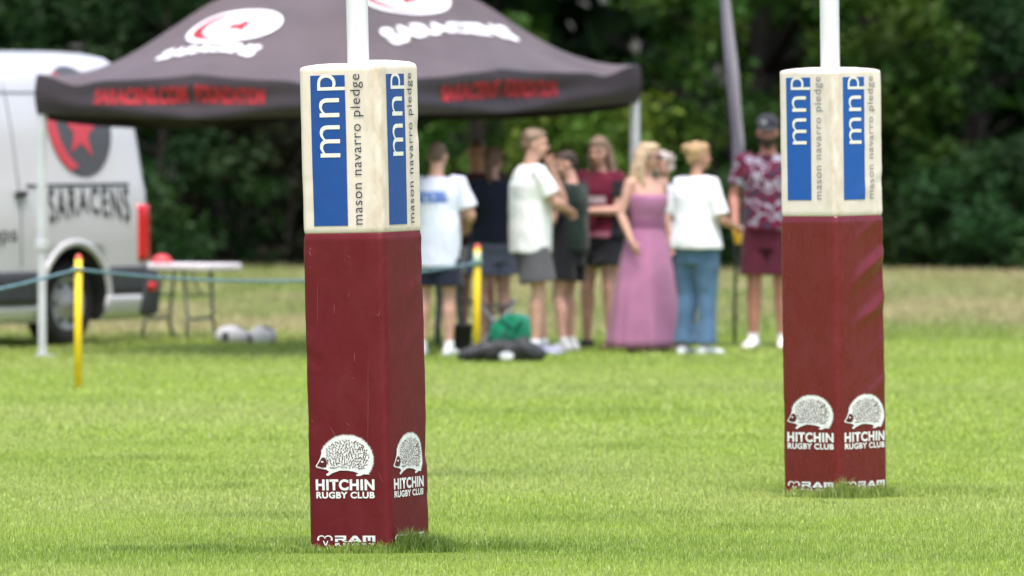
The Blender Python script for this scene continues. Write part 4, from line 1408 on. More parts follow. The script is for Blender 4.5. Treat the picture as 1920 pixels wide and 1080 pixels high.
def printed_shirt(name, col, ink, box, thr=0.45, scale=26):
    """plain cotton with a printed block on it; box in the wearer's own metres"""
    m = cloth_mat(name, col); nt = m.node_tree; b = nt.nodes['Principled BSDF']; L = nt.links.new
    src = b.inputs['Base Color'].links[0].from_socket
    tc = nt.nodes.new('ShaderNodeTexCoord'); sx = nt.nodes.new('ShaderNodeSeparateXYZ'); L(tc.outputs['Object'], sx.inputs[0])
    last = None
    for ax, lo, hi in box:
        for op, val in (('GREATER_THAN', lo), ('LESS_THAN', hi)):
            n = nt.nodes.new('ShaderNodeMath'); n.operation = op; n.inputs[1].default_value = val; L(sx.outputs[ax], n.inputs[0])
            if last is None: last = n.outputs[0]
            else:
                mu = nt.nodes.new('ShaderNodeMath'); mu.operation = 'MULTIPLY'; L(last, mu.inputs[0]); L(n.outputs[0], mu.inputs[1]); last = mu.outputs[0]
    if thr > 0:
        nz = nt.nodes.new('ShaderNodeTexNoise'); nz.inputs['Scale'].default_value = scale; L(tc.outputs['Object'], nz.inputs['Vector'])
        g = nt.nodes.new('ShaderNodeMath'); g.operation = 'GREATER_THAN'; g.inputs[1].default_value = thr; L(nz.outputs['Fac'], g.inputs[0])
        mu = nt.nodes.new('ShaderNodeMath'); mu.operation = 'MULTIPLY'; L(last, mu.inputs[0]); L(g.outputs[0], mu.inputs[1]); last = mu.outputs[0]
    mx = nt.nodes.new('ShaderNodeMix'); mx.data_type = 'RGBA'; L(last, mx.inputs['Factor']); L(src, mx.inputs[6]); mx.inputs[7].default_value = (*ink, 1)
    L(mx.outputs[2], b.inputs['Base Color'])
    return m


def camo_mat(name, cols, scale):
    m = cloth_mat(name, cols[0]); nt = m.node_tree; b = nt.nodes['Principled BSDF']; L = nt.links.new
    tc = nt.nodes.new('ShaderNodeTexCoord'); nz = nt.nodes.new('ShaderNodeTexNoise'); nz.inputs['Scale'].default_value = scale; nz.inputs['Detail'].default_value = 1.5
    L(tc.outputs['Object'], nz.inputs['Vector'])
    rp = nt.nodes.new('ShaderNodeValToRGB'); rp.color_ramp.interpolation = 'CONSTANT'
    ps = [0.0, 0.38, 0.52, 0.58, 0.65]
    el = rp.color_ramp.elements
    while len(el) < len(cols): el.new(0.5)
    for e_, p_, c_ in zip(el, ps, cols): e_.position = p_; e_.color = (*c_, 1)
    L(nz.outputs['Fac'], rp.inputs['Fac']); L(rp.outputs['Color'], b.inputs['Base Color'])
    return m


def ring(c, rx, ry, n=24, ax=(1, 0, 0), ay=(0, 1, 0)):
    c, ax, ay = Vector(c), Vector(ax), Vector(ay)
    return [c + ax * rx * math.cos(2 * PI * k / n) + ay * ry * math.sin(2 * PI * k / n) for k in range(n)]


def mixp(a, b, t): return Vector(a).lerp(Vector(b), t)


class Person:
    def __init__(self, px, D, h, yaw, label, skin, female=False, head_yaw=0, head_pitch=0, arms=None, legs=None, build_=1.0, group='people talking by the tent', curl=0.7):
        self.s = s = h / 1.75
        self.e = None
        sw = 0.168 if female else 0.195
        hipw = 0.095
        bx = build_
        self.bx = bx
        self.female = female
        arms = arms or {}
        legs = legs or {}
        self.arm = {}
        for sd, sg in (('R', 1), ('L', -1)):
            el, wr = arms.get(sd, ((sg * (sw + 0.075), -0.03, 1.15), (sg * (sw + 0.055), 0.06, 0.90)))
            self.arm[sd] = (Vector((sg * sw, -0.005, 1.425)), Vector(el), Vector(wr))
        self.leg = {}
        for sd, sg in (('R', 1), ('L', -1)):
            kn, an = legs.get(sd, ((sg * 0.105, 0.012, 0.505), (sg * 0.115, -0.03, 0.085)))
            self.leg[sd] = (Vector((sg * hipw, 0, 0.90)), Vector(kn), Vector(an))
        mb = MB()
        if female:
            T = [(0.80, 0.13, 0.09), (0.88, 0.172, 0.118), (0.96, 0.168, 0.115), (1.06, 0.128, 0.095), (1.14, 0.128, 0.097), (1.26, 0.148, 0.118), (1.34, 0.158, 0.105), (1.40, 0.165, 0.085), (1.435, 0.12, 0.07), (1.47, 0.055, 0.055)]
        else:
            T = [(0.80, 0.125, 0.09), (0.88, 0.160, 0.115), (0.97, 0.158, 0.112), (1.08, 0.150, 0.108), (1.20, 0.165, 0.118), (1.32, 0.185, 0.122), (1.40, 0.195, 0.098), (1.44, 0.145, 0.08), (1.475, 0.065, 0.062)]
        self.T = T
        mb.loft([ring((0, -0.005 + (0.012 if 1.2 < z < 1.36 else 0), z), rx * bx, ry * bx) for z, rx, ry in T])
        # neck and head
        HM = Matrix.Translation((0, 0.012, 1.53)) @ Matrix.Rotation(R(head_yaw), 4, 'Z') @ Matrix.Rotation(R(head_pitch), 4, 'X') @ Matrix.Translation((0, 0, -1.53))
        self.HM = HM
        nr = 0.049 if female else 0.058
        mb.tube([(0, -0.005, 1.42), (0, 0.0, 1.50), HM @ Vector((0, 0.002, 1.585))], [nr * 1.35, nr, nr], 14)
        H3 = HM.to_3x3()
        hd = lambda c, r, rot=None: mb.ell(HM @ Vector(c), r, rot=(H3 @ rot) if rot is not None else H3, nu=20, nv=14)
        hd((0, 0.0, 1.665), (0.073, 0.092, 0.088))
        hd((0, 0.028, 1.610), (0.062, 0.070, 0.075))
        hd((0, 0.052, 1.572), (0.040, 0.044, 0.036))
        hd((0, 0.082, 1.668), (0.052, 0.020, 0.020))          # brow
        mb.tube([HM @ Vector((0, 0.088, 1.655)), HM @ Vector((0, 0.112, 1.617)), HM @ Vector((0, 0.096, 1.608))], [0.009, 0.014, 0.012], 10, round_ends=True)
        hd((0, 0.090, 1.585), (0.024, 0.014, 0.013))          # mouth
        for sg in (1, -1):
            hd((sg * 0.036, 0.076, 1.622), (0.022, 0.018, 0.020))       # cheeks
            hd((sg * 0.075, -0.005, 1.630), (0.009, 0.020, 0.032))      # ears
        self.eyes = [HM @ Vector((sg * 0.031, 0.090, 1.645)) for sg in (1, -1)]
        self.brows = [HM @ Vector((sg * 0.031, 0.098, 1.670)) for sg in (1, -1)]
        self.mouth = HM @ Vector((0, 0.102, 1.583))
        # arms and hands
        k = 0.88 if female else 1.0
        for sd, sg in (('R', 1), ('L', -1)):
            S, E, W = self.arm[sd]
            mb.tube([S + Vector((-sg * 0.04, 0, 0.0)), S, mixp(S, E, 0.3), mixp(S, E, 0.7), E], [0.056 * k, 0.060 * k, 0.053 * k, 0.044 * k, 0.041 * k], 14, round_ends=True)
            mb.tube([E, mixp(E, W, 0.25), mixp(E, W, 0.7), W], [0.041 * k, 0.044 * k, 0.033 * k, 0.027 * k], 14, round_ends=True)
            self.hand(mb, E, W, sg, k, curl)
        # legs
        for sd, sg in (('R', 1), ('L', -1)):
            Hp, K, A = self.leg[sd]
            lk = 1.0 if not female else 1.02
            mb.tube([Hp + Vector((0, 0, 0.02)), mixp(Hp, K, 0.25), mixp(Hp, K, 0.7), K], [0.092 * lk * bx, 0.086 * lk * bx, 0.064 * lk, 0.055 * lk], 16, round_ends=True)
            mb.tube([K, mixp(K, A, 0.3) + Vector((0, -0.012, 0)), mixp(K, A, 0.7), A], [0.054, 0.058, 0.041, 0.034], 14, round_ends=True)
            fd = self.foot_dir(sd)
            mb.tube([A + Vector((0, 0, -0.03)) - fd * 0.02, A + Vector((0, 0, -0.045)) + fd * 0.08, A + Vector((0, 0, -0.058)) + fd * 0.17], [0.040, 0.034, 0.022], 12, round_ends=True)
        mb.v = [tuple(c * s for c in v) for v in mb.v]
        eyes, brows, mouth = [p * s for p in self.eyes], [p * s for p in self.brows], self.mouth * s
        H3i = H3.inverted()
        def mf(c):
            if c.z < 1.4 * s: return 0
            for p in eyes:
                d = H3i @ (c - p)
                if abs(d.x) < 0.013 and abs(d.z) < 0.008 and abs(d.y) < 0.03: return 1
            for p in brows:
                d = H3i @ (c - p)
                if abs(d.x) < 0.018 and abs(d.z) < 0.005 and abs(d.y) < 0.03: return 2
            d = H3i @ (c - mouth)
            if abs(d.x) < 0.022 and abs(d.z) < 0.008 and abs(d.y) < 0.03: return 3
            return 0
        self.o = fused(mb, 'person', [skin, M_eye, M_brow, M_lip], None, 0.0062, 3, mf)
        self.o.location = (wx(px, D), D, 0); self.o.rotation_euler = (0, 0, R(yaw))
        tag(self.o, label, 'person', group)

    def foot_dir(self, sd):
        sg = 1 if sd == 'R' else -1
        return Vector((sg * 0.18, 0.98, 0))

    def hand(self, mb, E, W, sg, k, curl):
        d = (W - E).normalized()
        ref = Vector((-sg, 0, 0)) if abs(d.z) > 0.6 else Vector((0, 0, -1))
        pn = (ref - d * ref.dot(d)).normalized()                # way the palm faces
        sv = d.cross(pn) * (1 if sg > 0 else -1)                # across the knuckles, towards the thumb
        if sv.y < 0 and abs(d.z) > 0.6: sv = -sv
        P0, P1 = W + d * 0.01, W + d * 0.088 * k
        mb.loft([[c + sv * a * math.cos(2 * PI * j / 14) + pn * b * math.sin(2 * PI * j / 14) for j in range(14)] for c, a, b in
                 ((W - d * 0.01, 0.025 * k, 0.020 * k), (mixp(P0, P1, 0.35), 0.036 * k, 0.017 * k), (mixp(P0, P1, 0.8), 0.041 * k, 0.014 * k), (P1, 0.038 * k, 0.011 * k))])
        for i, (off, ln) in enumerate(((0.031, 0.070), (0.010, 0.078), (-0.011, 0.073), (-0.031, 0.057))):
            b0 = P1 + sv * off * k - d * 0.008
            c = curl * (0.85 + 0.12 * i)
            d1 = (d * math.cos(c * 0.55) + pn * math.sin(c * 0.55) + sv * off * 1.2).normalized()
            d2 = (d * math.cos(c * 1.25) + pn * math.sin(c * 1.25) + sv * off * 1.2).normalized()
            mb.tube([b0, b0 + d1 * ln * 0.5 * k, b0 + d1 * ln * 0.5 * k + d2 * ln * 0.5 * k], [0.0088 * k, 0.0082 * k, 0.0068 * k], 8, round_ends=True)
        b0 = W + d * 0.026 * k + sv * 0.026 * k
        d1 = (d * 0.62 + sv * 0.62 + pn * 0.35).normalized(); d2 = (d * 0.85 + sv * 0.15 + pn * 0.5).normalized()
        mb.tube([b0, b0 + d1 * 0.036 * k, b0 + d1 * 0.036 * k + d2 * 0.028 * k], [0.0125 * k, 0.0105 * k, 0.008 * k], 8, round_ends=True)

    def piece(self, mb, name, mats, voxel=0.010, cloth=0.008, seed=1.0, matfn=None, freq=7.0, it=3):
        mb.v = [tuple(c * self.s for c in v) for v in mb.v]
        fn = (lambda c: matfn(c / self.s)) if matfn else None
        return fused(mb, name, mats, self.o, voxel, it, fn, cloth, seed, freq)

    def torso_at(self, z):
        for (z0, a0, b0), (z1, a1, b1) in zip(self.T[:-1], self.T[1:]):
            if z0 <= z <= z1:
                t = (z - z0) / (z1 - z0); return a0 + (a1 - a0) * t, b0 + (b1 - b0) * t
        return self.T[-1][1:]

    def shirt(self, mats, hem=0.86, sleeve=0.62, loose=0.022, flare=0.015, seed=1.0, matfn=None, neck=1.475, cloth=0.010, name='shirt'):
        mb = MB(); rs = []
        zs = [hem, hem + 0.04, 0.98, 1.08, 1.20, 1.32, 1.40, 1.44, neck]
        for z in zs:
            a, b = self.torso_at(max(z, 0.86)); a, b = a * self.bx, b * self.bx
            l = loose + (flare if z < 1.12 else 0)
            if z >= 1.40: l = loose * 0.7
            if z == neck: l = 0.012
            if z < 1.18 and not self.female: a = max(a, 0.155 * self.bx)
            rs.append(ring((0, -0.004, z), a + l, b + l))
        mb.loft(rs)
        for sd, sg in (('R', 1), ('L', -1)):
            S, E, W = self.arm[sd]
            if sleeve <= 1: end = mixp(S, E, sleeve)
            else: end = mixp(E, W, sleeve - 1)
            pts = [S + Vector((-sg * 0.07, 0, 0.004)), S + Vector((sg * 0.0, 0, 0.004)), mixp(S, E, min(sleeve, 1) * 0.5), mixp(S, E, min(sleeve, 1) * 1.0)]
            rad = [0.064, 0.072, 0.070, 0.068 + (0.008 if sleeve < 1 else 0)]
            if sleeve > 1: pts.append(end); rad.append(0.052)
            if self.female: rad = [r * 0.95 for r in rad]
            mb.tube(pts, rad, 16)
        return self.piece(mb, name, mats, 0.010, cloth, seed, matfn)

    def legwear(self, m, to=0.52, loose=0.028, name='shorts', top=0.985, seed=2.0, flare=0.02, cloth=0.008):
        """to: how far down the leg, 0..1 thigh, 1..2 shin"""
        mb = MB(); rs = []
        for z in (0.755, 0.835, 0.88, 0.93, top):
            a, b = self.torso_at(max(z, 0.835)); rs.append(ring((0, -0.004, z), a * self.bx + 0.019, b * self.bx + 0.021))
        mb.loft(rs)
        for sd, sg in (('R', 1), ('L', -1)):
            Hp, K, A = self.leg[sd]
            if to <= 1:
                pts = [Hp + Vector((0, 0, 0.02)), mixp(Hp, K, to * 0.5), mixp(Hp, K, to)]
                rad = [0.092 * self.bx + 0.012, 0.088 * self.bx + loose * 0.8, 0.080 * self.bx + loose + flare]
            else:
                e_ = mixp(K, A, to - 1)
                pts = [Hp + Vector((0, 0, 0.02)), mixp(Hp, K, 0.4), K, mixp(K, e_, 0.5), e_]
                rad = [0.092 * self.bx + 0.010, 0.082 * self.bx + loose, 0.062 + loose, 0.062 + loose, 0.060 + loose + flare]
            mb.tube(pts, rad, 18)
        return self.piece(mb, name, m, 0.010, cloth, seed)

    def shoes(self, m, sole, sock=None):
        for sd, sg in (('R', 1), ('L', -1)):
            A = self.leg[sd][2]; fd = self.foot_dir(sd); up = Vector((0, 0, 1)); sv = fd.cross(up)
            mb = MB()
            base = Vector((A.x, A.y, 0))
            def rg(t, w, z0, z1):
                c = base + fd * t
                return [c + sv * w * math.cos(2 * PI * j / 16) + up * ((z0 + z1) / 2 + (z1 - z0) / 2 * math.sin(2 * PI * j / 16)) for j in range(16)]
            mb.loft([rg(-0.075, 0.018, 0.012, 0.06), rg(-0.06, 0.036, 0.004, 0.085), rg(-0.01, 0.042, 0.004, 0.105), rg(0.05, 0.042, 0.004, 0.088), rg(0.11, 0.048, 0.004, 0.066), rg(0.165, 0.042, 0.006, 0.05), rg(0.195, 0.02, 0.012, 0.034)])
            if sock:
                mb.tube([A + Vector((0, 0, -0.03)), A + Vector((0, 0, 0.05))], [0.040, 0.041], 14)
            sz = self.s
            self.piece(mb, 'shoe', [m, sole, sock or m], 0.007, 0.0, 1, lambda c: 1 if c.z < 0.022 else (2 if c.z > 0.098 else 0))

    def hair(self, m, style='short', name='hair', seed=1.0):
        mb = MB(); HM = self.HM; H3 = HM.to_3x3()
        hd = lambda c, r: mb.ell(HM @ Vector(c), r, rot=H3, nu=24, nv=14)
        if style == 'short':
            hd((0, -0.018, 1.682), (0.079, 0.090, 0.078)); hd((0, 0.03, 1.712), (0.064, 0.062, 0.045)); hd((0, -0.05, 1.635), (0.064, 0.052, 0.055))
        elif style in ('long', 'wavy', 'bun', 'curly', 'tied'):
            hd((0, -0.016, 1.682), (0.084, 0.096, 0.085)); hd((0, 0.035, 1.716), (0.068, 0.062, 0.046)); hd((0, -0.05, 1.630), (0.070, 0.056, 0.065))
            if style in ('long', 'wavy'):
                L_ = 1.27 if style == 'long' else 1.40
                for a in [R(q) for q in (-68, -45, -20, 5, 30, 55, 78, 100)]:
                    ang = a - R(106 - 90) 
                    x, y = 0.078 * math.sin(ang), -0.030 - 0.062 * math.cos(ang)
                    p0 = HM @ Vector((x * 0.9, y, 1.66)); p1 = HM @ Vector((x * 1.08, y - 0.01, 1.57))
                    pm = Vector((p1.x * 1.25, p1.y - 0.03 + 0.012 * math.sin(a * 5), 1.44)); pe = Vector((p1.x * 1.35, p1.y - 0.05 + (0.02 if x > 0 else 0.0), L_ + 0.03 * math.sin(a * 9)))
                    mb.tube([p0, p1, pm, pe], [0.030, 0.036, 0.036, 0.014], 10, round_ends=True)
                for sg in (1, -1):
                    mb.tube([HM @ Vector((sg * 0.060, 0.010, 1.71)), HM @ Vector((sg * 0.082, -0.022, 1.62)), HM @ Vector((sg * 0.095, -0.03, 1.49)), HM @ Vector((sg * 0.105, 0.02, L_ + 0.04))], [0.022, 0.026, 0.032, 0.012], 10, round_ends=True)
            if style == 'bun':
                hd((0, -0.108, 1.700), (0.048, 0.045, 0.046)); hd((0.02, -0.12, 1.712), (0.034, 0.034, 0.032))
            if style == 'tied':
                mb.tube([HM @ Vector((0, -0.10, 1.66)), HM @ Vector((0, -0.135, 1.60)), HM @ Vector((0.01, -0.12, 1.50)), HM @ Vector((0.015, -0.10, 1.40))], [0.035, 0.042, 0.036, 0.012], 12, round_ends=True)
            if style == 'curly':
                rr = random.Random(5)
                for _ in range(40):
                    a, b_ = rr.uniform(0, 2 * PI), rr.uniform(-0.9, 1.4)
                    p = Vector((0.095 * math.cos(a) * math.cos(b_), -0.03 + 0.10 * math.sin(a) * math.cos(b_), 1.665 + 0.10 * math.sin(b_)))
                    if p.y > 0.05 and p.z < 1.71: continue
                    hd(p, (0.030, 0.030, 0.030))
        return self.piece(mb, name, m, 0.0085, 0.007 if style != 'short' else 0.004, seed, None, 16.0, 2)


def M_hair(name, c): return mat(name, c, 0.6, 0.3, var=0.35, vscale=28)
H_brown = M_hair('brown_hair', (0.105, 0.070, 0.050)); H_dark = M_hair('dark_brown_hair', (0.045, 0.030, 0.024)); H_auburn = M_hair('auburn_hair', (0.13, 0.065, 0.04))
H_blond = M_hair('long_blonde_hair', (0.40, 0.295, 0.19)); H_gold = M_hair('golden_hair', (0.36, 0.235, 0.12)); H_mouse = M_hair('mousy_hair', (0.18, 0.125, 0.088)); H_grey = M_hair('pale_grey_hair', (0.44, 0.39, 0.35))
W_sole = mat('white_sole', (0.62, 0.62, 0.62), 0.6)
C_white = cloth_mat('white_cotton', (0.74, 0.75, 0.79), 0.03); C_trainer = cloth_mat('white_trainer', (0.62, 0.63, 0.68), 0.12); C_pure = cloth_mat('clean_white_trainer', (0.78, 0.78, 0.78), 0.04)
C_navy = cloth_mat('navy_cotton', (0.014, 0.017, 0.034)); C_black = cloth_mat('black_cotton', (0.010, 0.011, 0.015)); C_grey = cloth_mat('charcoal_grey_cotton', (0.085, 0.086, 0.095))
C_bluegrey = cloth_mat('blue_grey_cotton', (0.115, 0.13, 0.20)); C_maroon = cloth_mat('maroon_cotton', (0.062, 0.008, 0.020)); C_green = cloth_mat('bottle_green_cotton', (0.008, 0.019, 0.015))
C_denim = cloth_mat('blue_denim', (0.070, 0.135, 0.225), 0.22); C_pink = cloth_mat('dusty_pink_cotton', (0.36, 0.155, 0.275), 0.10)

# man in white shirt with a blue block on its back, seen from behind
p = Person(818, 63.3, 1.605, -14, 'person in white t-shirt with blue back print, facing away beside the near pad', M_skin_fair,
           head_pitch=-16, arms={'R': ((0.285, 0.02, 1.16), (0.20, 0.24, 1.08)), 'L': ((-0.28, 0.02, 1.16), (-0.18, 0.24, 1.10))})
p.shirt([printed_shirt('white_shirt_blue_print', (0.66, 0.70, 0.84), (0.10, 0.19, 0.48), ((0, -0.11, 0.115), (1, -1, -0.02), (2, 1.155, 1.245)), 0.36, 30)], hem=0.74, sleeve=0.78, loose=0.03, seed=1.1)
p.legwear([C_navy], 0.80, 0.03, seed=1.2); p.hair([H_brown]); p.shoes(C_trainer, W_sole, C_white)

# maroon shirted person deep in the group
p = Person(893, 66.2, 1.61, 195, 'person in plain dark maroon top behind the woman in navy', M_skin_red, head_yaw=-12, head_pitch=-8,
           arms={'R': ((0.27, 0.03, 1.16), (0.14, 0.24, 1.12)), 'L': ((-0.27, 0.03, 1.16), (-0.14, 0.24, 1.10))})
p.shirt([C_maroon], hem=0.84, seed=2.1); p.legwear([C_black], 0.7, seed=2.2); p.hair([H_auburn]); p.shoes(C_black, W_sole)

# woman in navy with blue grey shorts
p = Person(924, 64.9, 1.56, 28, 'person with tied brown hair, navy t-shirt and blue grey shorts, seen from behind', M_skin_fair, True, head_yaw=-45, head_pitch=-12, build_=1.24,
           arms={'L': ((-0.33, -0.04, 1.15), (-0.20, 0.20, 1.05)), 'R': ((0.27, 0.02, 1.15), (0.15, 0.22, 1.08))})
p.shirt([C_navy], hem=0.93, sleeve=0.72, seed=3.1, loose=0.02); p.legwear([C_bluegrey], 0.62, 0.03, seed=3.2, top=1.0); p.hair([M_hair('chestnut_hair', (0.15, 0.085, 0.052))], 'tied'); p.shoes(C_white, W_sole)

# man in white with hand to his mouth
p = Person(996, 63.6, 1.70, -74, 'person in white t-shirt and charcoal shorts, side on, one hand raised to the mouth', M_skin_fair, head_yaw=-10, head_pitch=-6, build_=1.10,
           arms={'R': ((0.235, 0.13, 1.19), (0.04, 0.285, 1.135)), 'L': ((-0.11, 0.285, 1.19), (-0.03, 0.175, 1.45))}, legs={'R': ((0.105, 0.03, 0.505), (0.115, 0.0, 0.085)), 'L': ((-0.105, 0.09, 0.51), (-0.12, 0.13, 0.085))}, curl=1.1)
p.shirt([printed_shirt('white_shirt_faint_green_print', (0.75, 0.765, 0.78), (0.52, 0.66, 0.64), ((0, -0.10, 0.10), (1, -1, -0.03), (2, 1.03, 1.36)), 0.5, 34)], hem=0.80, sleeve=0.74, loose=0.03, seed=4.1)
p.legwear([C_grey], 0.82, 0.034, seed=4.2); p.hair([H_mouse]); p.shoes(cloth_mat('grey_blue_trainer', (0.33, 0.35, 0.45), 0.3), W_sole, C_white)

# dark shirted person behind him
p = Person(1070, 64.4, 1.535, 62, 'person with dark hair, bottle green shirt and black shorts half hidden behind the raised arm', M_skin_fair, head_yaw=30, head_pitch=-14,
           arms={'R': ((0.26, 0.05, 1.15), (0.14, 0.26, 1.12)), 'L': ((-0.26, 0.05, 1.15), (-0.10, 0.26, 1.14))}, legs={'L': ((-0.12, 0.06, 0.50), (-0.17, -0.02, 0.085)), 'R': ((0.105, 0.09, 0.51), (0.10, 0.04, 0.085))})
p.shirt([C_green, C_black], hem=0.88, seed=5.1, matfn=lambda c: 1 if abs(c.x) > 0.17 else 0); p.legwear([C_black], 0.66, 0.034, seed=5.2); p.hair([H_dark]); p.shoes(C_trainer, W_sole, C_white)

# woman in maroon jersey
p = Person(1126, 65.0, 1.635, 148, 'person with wavy brown hair, maroon jersey with black sleeves and black shorts', M_skin_fair, True, head_yaw=10, head_pitch=-12, build_=1.18,
           arms={'R': ((0.255, 0.03, 1.17), (0.20, 0.26, 1.15)), 'L': ((-0.22, 0.08, 1.15), (0.03, 0.27, 1.15))}, legs={'L': ((-0.11, 0.05, 0.50), (-0.12, 0.03, 0.085)), 'R': ((0.115, 0.02, 0.505), (0.16, -0.05, 0.085))})
p.shirt([printed_shirt('maroon_jersey', (0.105, 0.008, 0.024), (0.36, 0.30, 0.32), ((0, -0.11, 0.11), (1, 0.03, 1), (2, 1.13, 1.185)), 0.0), C_black, cloth_mat('pale_pink_hem', (0.28, 0.10, 0.15))], hem=0.93, seed=6.1, loose=0.026, matfn=lambda c: 1 if abs(c.x) > 0.165 and c.z < 1.40 else 2 if c.z < 0.975 else 0)
p.legwear([printed_shirt('black_shorts_white_badge', (0.010, 0.011, 0.015), (0.5, 0.55, 0.6), ((0, 0.06, 0.12), (1, 0.03, 1), (2, 0.72, 0.775)), 0.0)], 0.52, 0.03, seed=6.2); p.hair([H_mouse], 'wavy', seed=2); p.shoes(C_black, W_sole)

# person hidden behind the pink dress
p = Person(1244, 66.9, 1.49, 165, 'person with pale curly grey hair and pale blue top, almost hidden behind the pink dress', M_skin_fair, True, head_yaw=15, build_=1.08,
           arms={'R': ((0.25, 0.03, 1.15), (0.15, 0.23, 1.12))})
C_pale = cloth_mat('pale_blue_cotton', (0.52, 0.56, 0.70))
p.shirt([C_pale], hem=0.88, sleeve=0.8, seed=7.1); p.legwear([C_navy], 1.9, 0.02, 'trousers', seed=7.2); p.hair([H_grey], 'curly'); p.shoes(C_black, W_sole)

# woman in the long pink dress
p = Person(1212, 64.2, 1.59, -142, 'person with long blonde hair, sunglasses and strapless long dusty pink dress', M_skin_fair, True, head_yaw=42, head_pitch=-4, build_=1.06,
           arms={'R': ((0.245, -0.035, 1.16), (0.235, 0.10, 0.935)), 'L': ((-0.23, -0.04, 1.16), (-0.20, 0.08, 0.92))})
d = MB(); n = 96; rs = []
for z, a, b in ((0.055, 0.325, 0.285), (0.12, 0.318, 0.278), (0.30, 0.298, 0.262), (0.50, 0.272, 0.24), (0.70, 0.240, 0.210), (0.84, 0.215, 0.182), (0.94, 0.192, 0.155), (1.02, 0.163, 0.130), (1.07, 0.152, 0.122), (1.12, 0.152, 0.124), (1.18, 0.166, 0.134), (1.25, 0.182, 0.152), (1.305, 0.186, 0.150), (1.33, 0.186, 0.142)):
    pl_ = max(0, (0.98 - z)) * 0.030
    pts = []
    for k in range(n):
        t = 2 * PI * k / n
        w_ = 1 + pl_ * (math.sin(t * 6 + 0.9 * math.sin(z * 4)) + 0.7 * math.sin(t * 10 + 2 + z) + 0.45 * math.sin(t * 17 + 1.5 * z)) / max(a, 0.15) * 0.5
        if z > 1.0: w_ *= 1 + 0.006 * math.sin(z * 420)
        pts.append(Vector((a * math.cos(t) * w_, b * math.sin(t) * w_ - (1 - z) * 0.03, z)) * p.s)
    rs.append(pts)
d.loft(rs); dr = d.build('dress', [C_pink], p.o)
bnd = MB(); bnd.loft([[v * 1.0 + Vector((v.x, v.y, 0)).normalized() * 0.007 + Vector((0, 0, dz)) for v in rs[8]] for dz in (-0.012, 0.0, 0.035, 0.048)], cap=False)
bnd.build('waistband', [cloth_mat('deeper_pink_band', (0.24, 0.09, 0.18))], dr)
p.hair([H_blond], 'long', seed=3); p.shoes(cloth_mat('tan_sandal', (0.2, 0.10, 0.07)), M_black)
sg_ = MB()
for sx in (1, -1): sg_.ell(p.HM @ Vector((sx * 0.033, 0.104, 1.646)), (0.029, 0.011, 0.023), rot=p.HM.to_3x3())
sg_.tube([p.HM @ Vector(q) for q in ((-0.082, 0.0, 1.655), (-0.066, 0.085, 1.655), (0, 0.112, 1.652), (0.066, 0.085, 1.655), (0.082, 0.0, 1.655))], 0.005, 6)
sg_.v = [tuple(c * p.s for c in v) for v in sg_.v]; sg_.build('sunglasses', [M_glass], p.o)

# woman with the bun, white top and jeans, holding a drink
p = Person(1306, 63.6, 1.60, -42, 'person with golden hair bun, white t-shirt and blue jeans holding a beer', M_skin_warm, True, head_yaw=-22, head_pitch=-2, build_=1.12,
           arms={'R': ((0.275, 0.01, 1.12), (0.215, 0.235, 1.065)), 'L': ((-0.245, 0.0, 1.13), (-0.14, 0.2, 1.05))}, legs={'R': ((0.095, 0.03, 0.505), (0.10, 0.0, 0.085)), 'L': ((-0.085, -0.01, 0.50), (-0.075, -0.07, 0.085))}, curl=1.25)
p.shirt([C_white], hem=0.885, sleeve=0.88, loose=0.034, seed=8.1, flare=0.02); p.legwear([C_denim], 1.96, 0.020, 'jeans', seed=8.2, cloth=0.007, flare=0.015); p.hair([H_gold], 'bun', seed=4); p.shoes(C_white, W_sole)
S_, E_, W_ = p.arm['R']
gp = p.o.matrix_basis @ ((W_ + (W_ - E_).normalized() * 0.105 + Vector((-0.028, 0.0, -0.05))) * p.s)
cup = empty('beer_cup', gp); tag(cup, 'clear plastic cup of golden beer held by the woman in jeans', 'cup')
def lath(prof, n=24): return [[Vector((r * math.cos(2 * PI * k / n), r * math.sin(2 * PI * k / n), z)) for k in range(n)] for z, r in prof]
c = MB(); c.loft(lath([(-0.068, 0.026), (0.072, 0.039), (0.074, 0.037)]))
mcup = mat('clear_plastic_cup', (0.9, 0.9, 0.9), 0.1); mcup.node_tree.nodes['Principled BSDF'].inputs['Transmission Weight'].default_value = 0.9
c.build('tumbler', [mcup], cup)
c = MB(); c.loft(lath([(-0.064, 0.027), (0.045, 0.0385)])); c.build('beer', [mat('golden_beer', (0.78, 0.42, 0.03), 0.2)], cup)
c = MB(); c.loft(lath([(0.046, 0.0378), (0.058, 0.0385)])); c.build('foam', [mat('beer_foam', (0.75, 0.7, 0.55), 0.8)], cup)

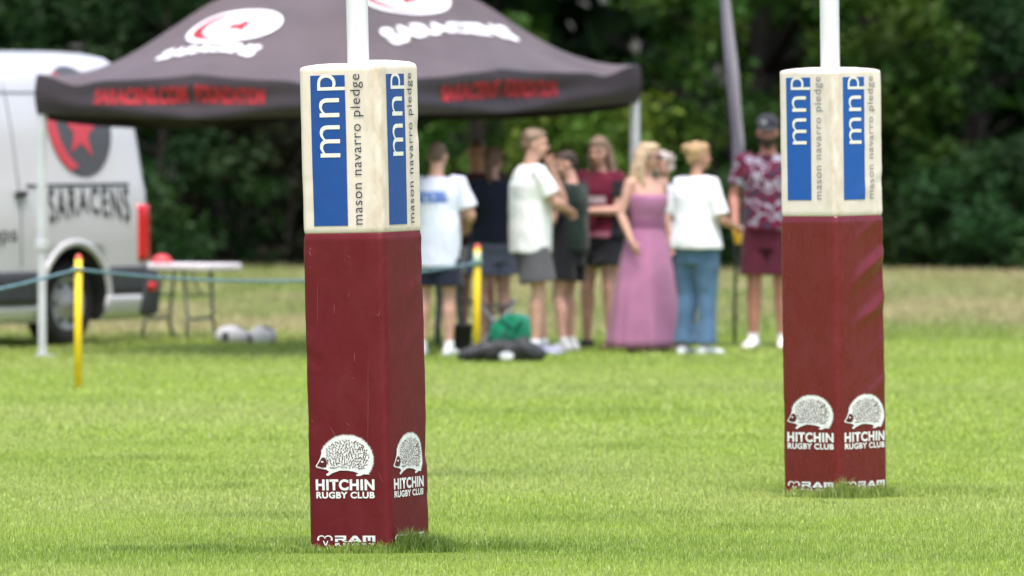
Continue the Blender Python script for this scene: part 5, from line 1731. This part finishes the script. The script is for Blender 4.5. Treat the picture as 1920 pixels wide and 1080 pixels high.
# bearded man in cap
p = Person(1440, 65.2, 1.79, 170, 'person with black cap, beard, camouflage jersey and maroon shorts', M_skin_red, head_yaw=8, head_pitch=-8, build_=1.03,
           arms={'R': ((0.262, -0.02, 1.15), (0.235, 0.09, 0.93)), 'L': ((-0.262, -0.01, 1.15), (-0.22, 0.12, 0.93))}, legs={'R': ((0.10, 0.02, 0.505), (0.115, -0.03, 0.085)), 'L': ((-0.10, 0.02, 0.505), (-0.11, -0.03, 0.085))})
p.shirt([camo_mat('maroon_camouflage', ((0.03, 0.034, 0.06), (0.11, 0.009, 0.032), (0.30, 0.31, 0.38), (0.09, 0.008, 0.03), (0.42, 0.42, 0.5)), 9.0)], hem=0.90, sleeve=0.66, seed=9.1, loose=0.024)
p.legwear([cloth_mat('maroon_shorts', (0.070, 0.009, 0.022))], 0.86, 0.022, seed=9.2); p.shoes(C_pure, W_sole, C_white)
bd_ = MB()
for c_, r_ in (((0, 0.078, 1.562), (0.042, 0.036, 0.042)), ((0.045, 0.045, 1.59), (0.026, 0.045, 0.045)), ((-0.045, 0.045, 1.59), (0.026, 0.045, 0.045)), ((0, 0.10, 1.598), (0.030, 0.010, 0.008))):
    bd_.ell(p.HM @ Vector(c_), r_, rot=p.HM.to_3x3())
p.piece(bd_, 'beard', [M_hair('dark_beard', (0.03, 0.02, 0.017))], 0.007, 0.004, 3, None, 20)
cp = MB(); cp.ell(p.HM @ Vector((0, -0.008, 1.705)), (0.088, 0.104, 0.072), rot=p.HM.to_3x3())
cp.loft([[p.HM @ Vector((0.072 * math.cos(t) * k_, 0.06 + (0.115 * (k_ - 0.0)) * abs(math.sin(t)) + 0.01, 1.688 - 0.012 * k_ + dz)) for t in [PI * j / 12 for j in range(13)]] for k_, dz in ((0.3, 0.006), (1.0, 0.006), (1.0, -0.004), (0.3, -0.006))])
p.piece(cp, 'cap', [cloth_mat('black_cap', (0.022, 0.023, 0.030))], 0.0085, 0.0, 1)
cbg = MB(); cbg.ell(p.HM @ Vector((0.03, 0.086, 1.722)), (0.022, 0.012, 0.018), rot=p.HM.to_3x3()); cbg.v = [tuple(c * p.s for c in v) for v in cbg.v]; cbg.build('cap_badge', [cloth_mat('grey_badge', (0.3, 0.3, 0.33))], p.o)
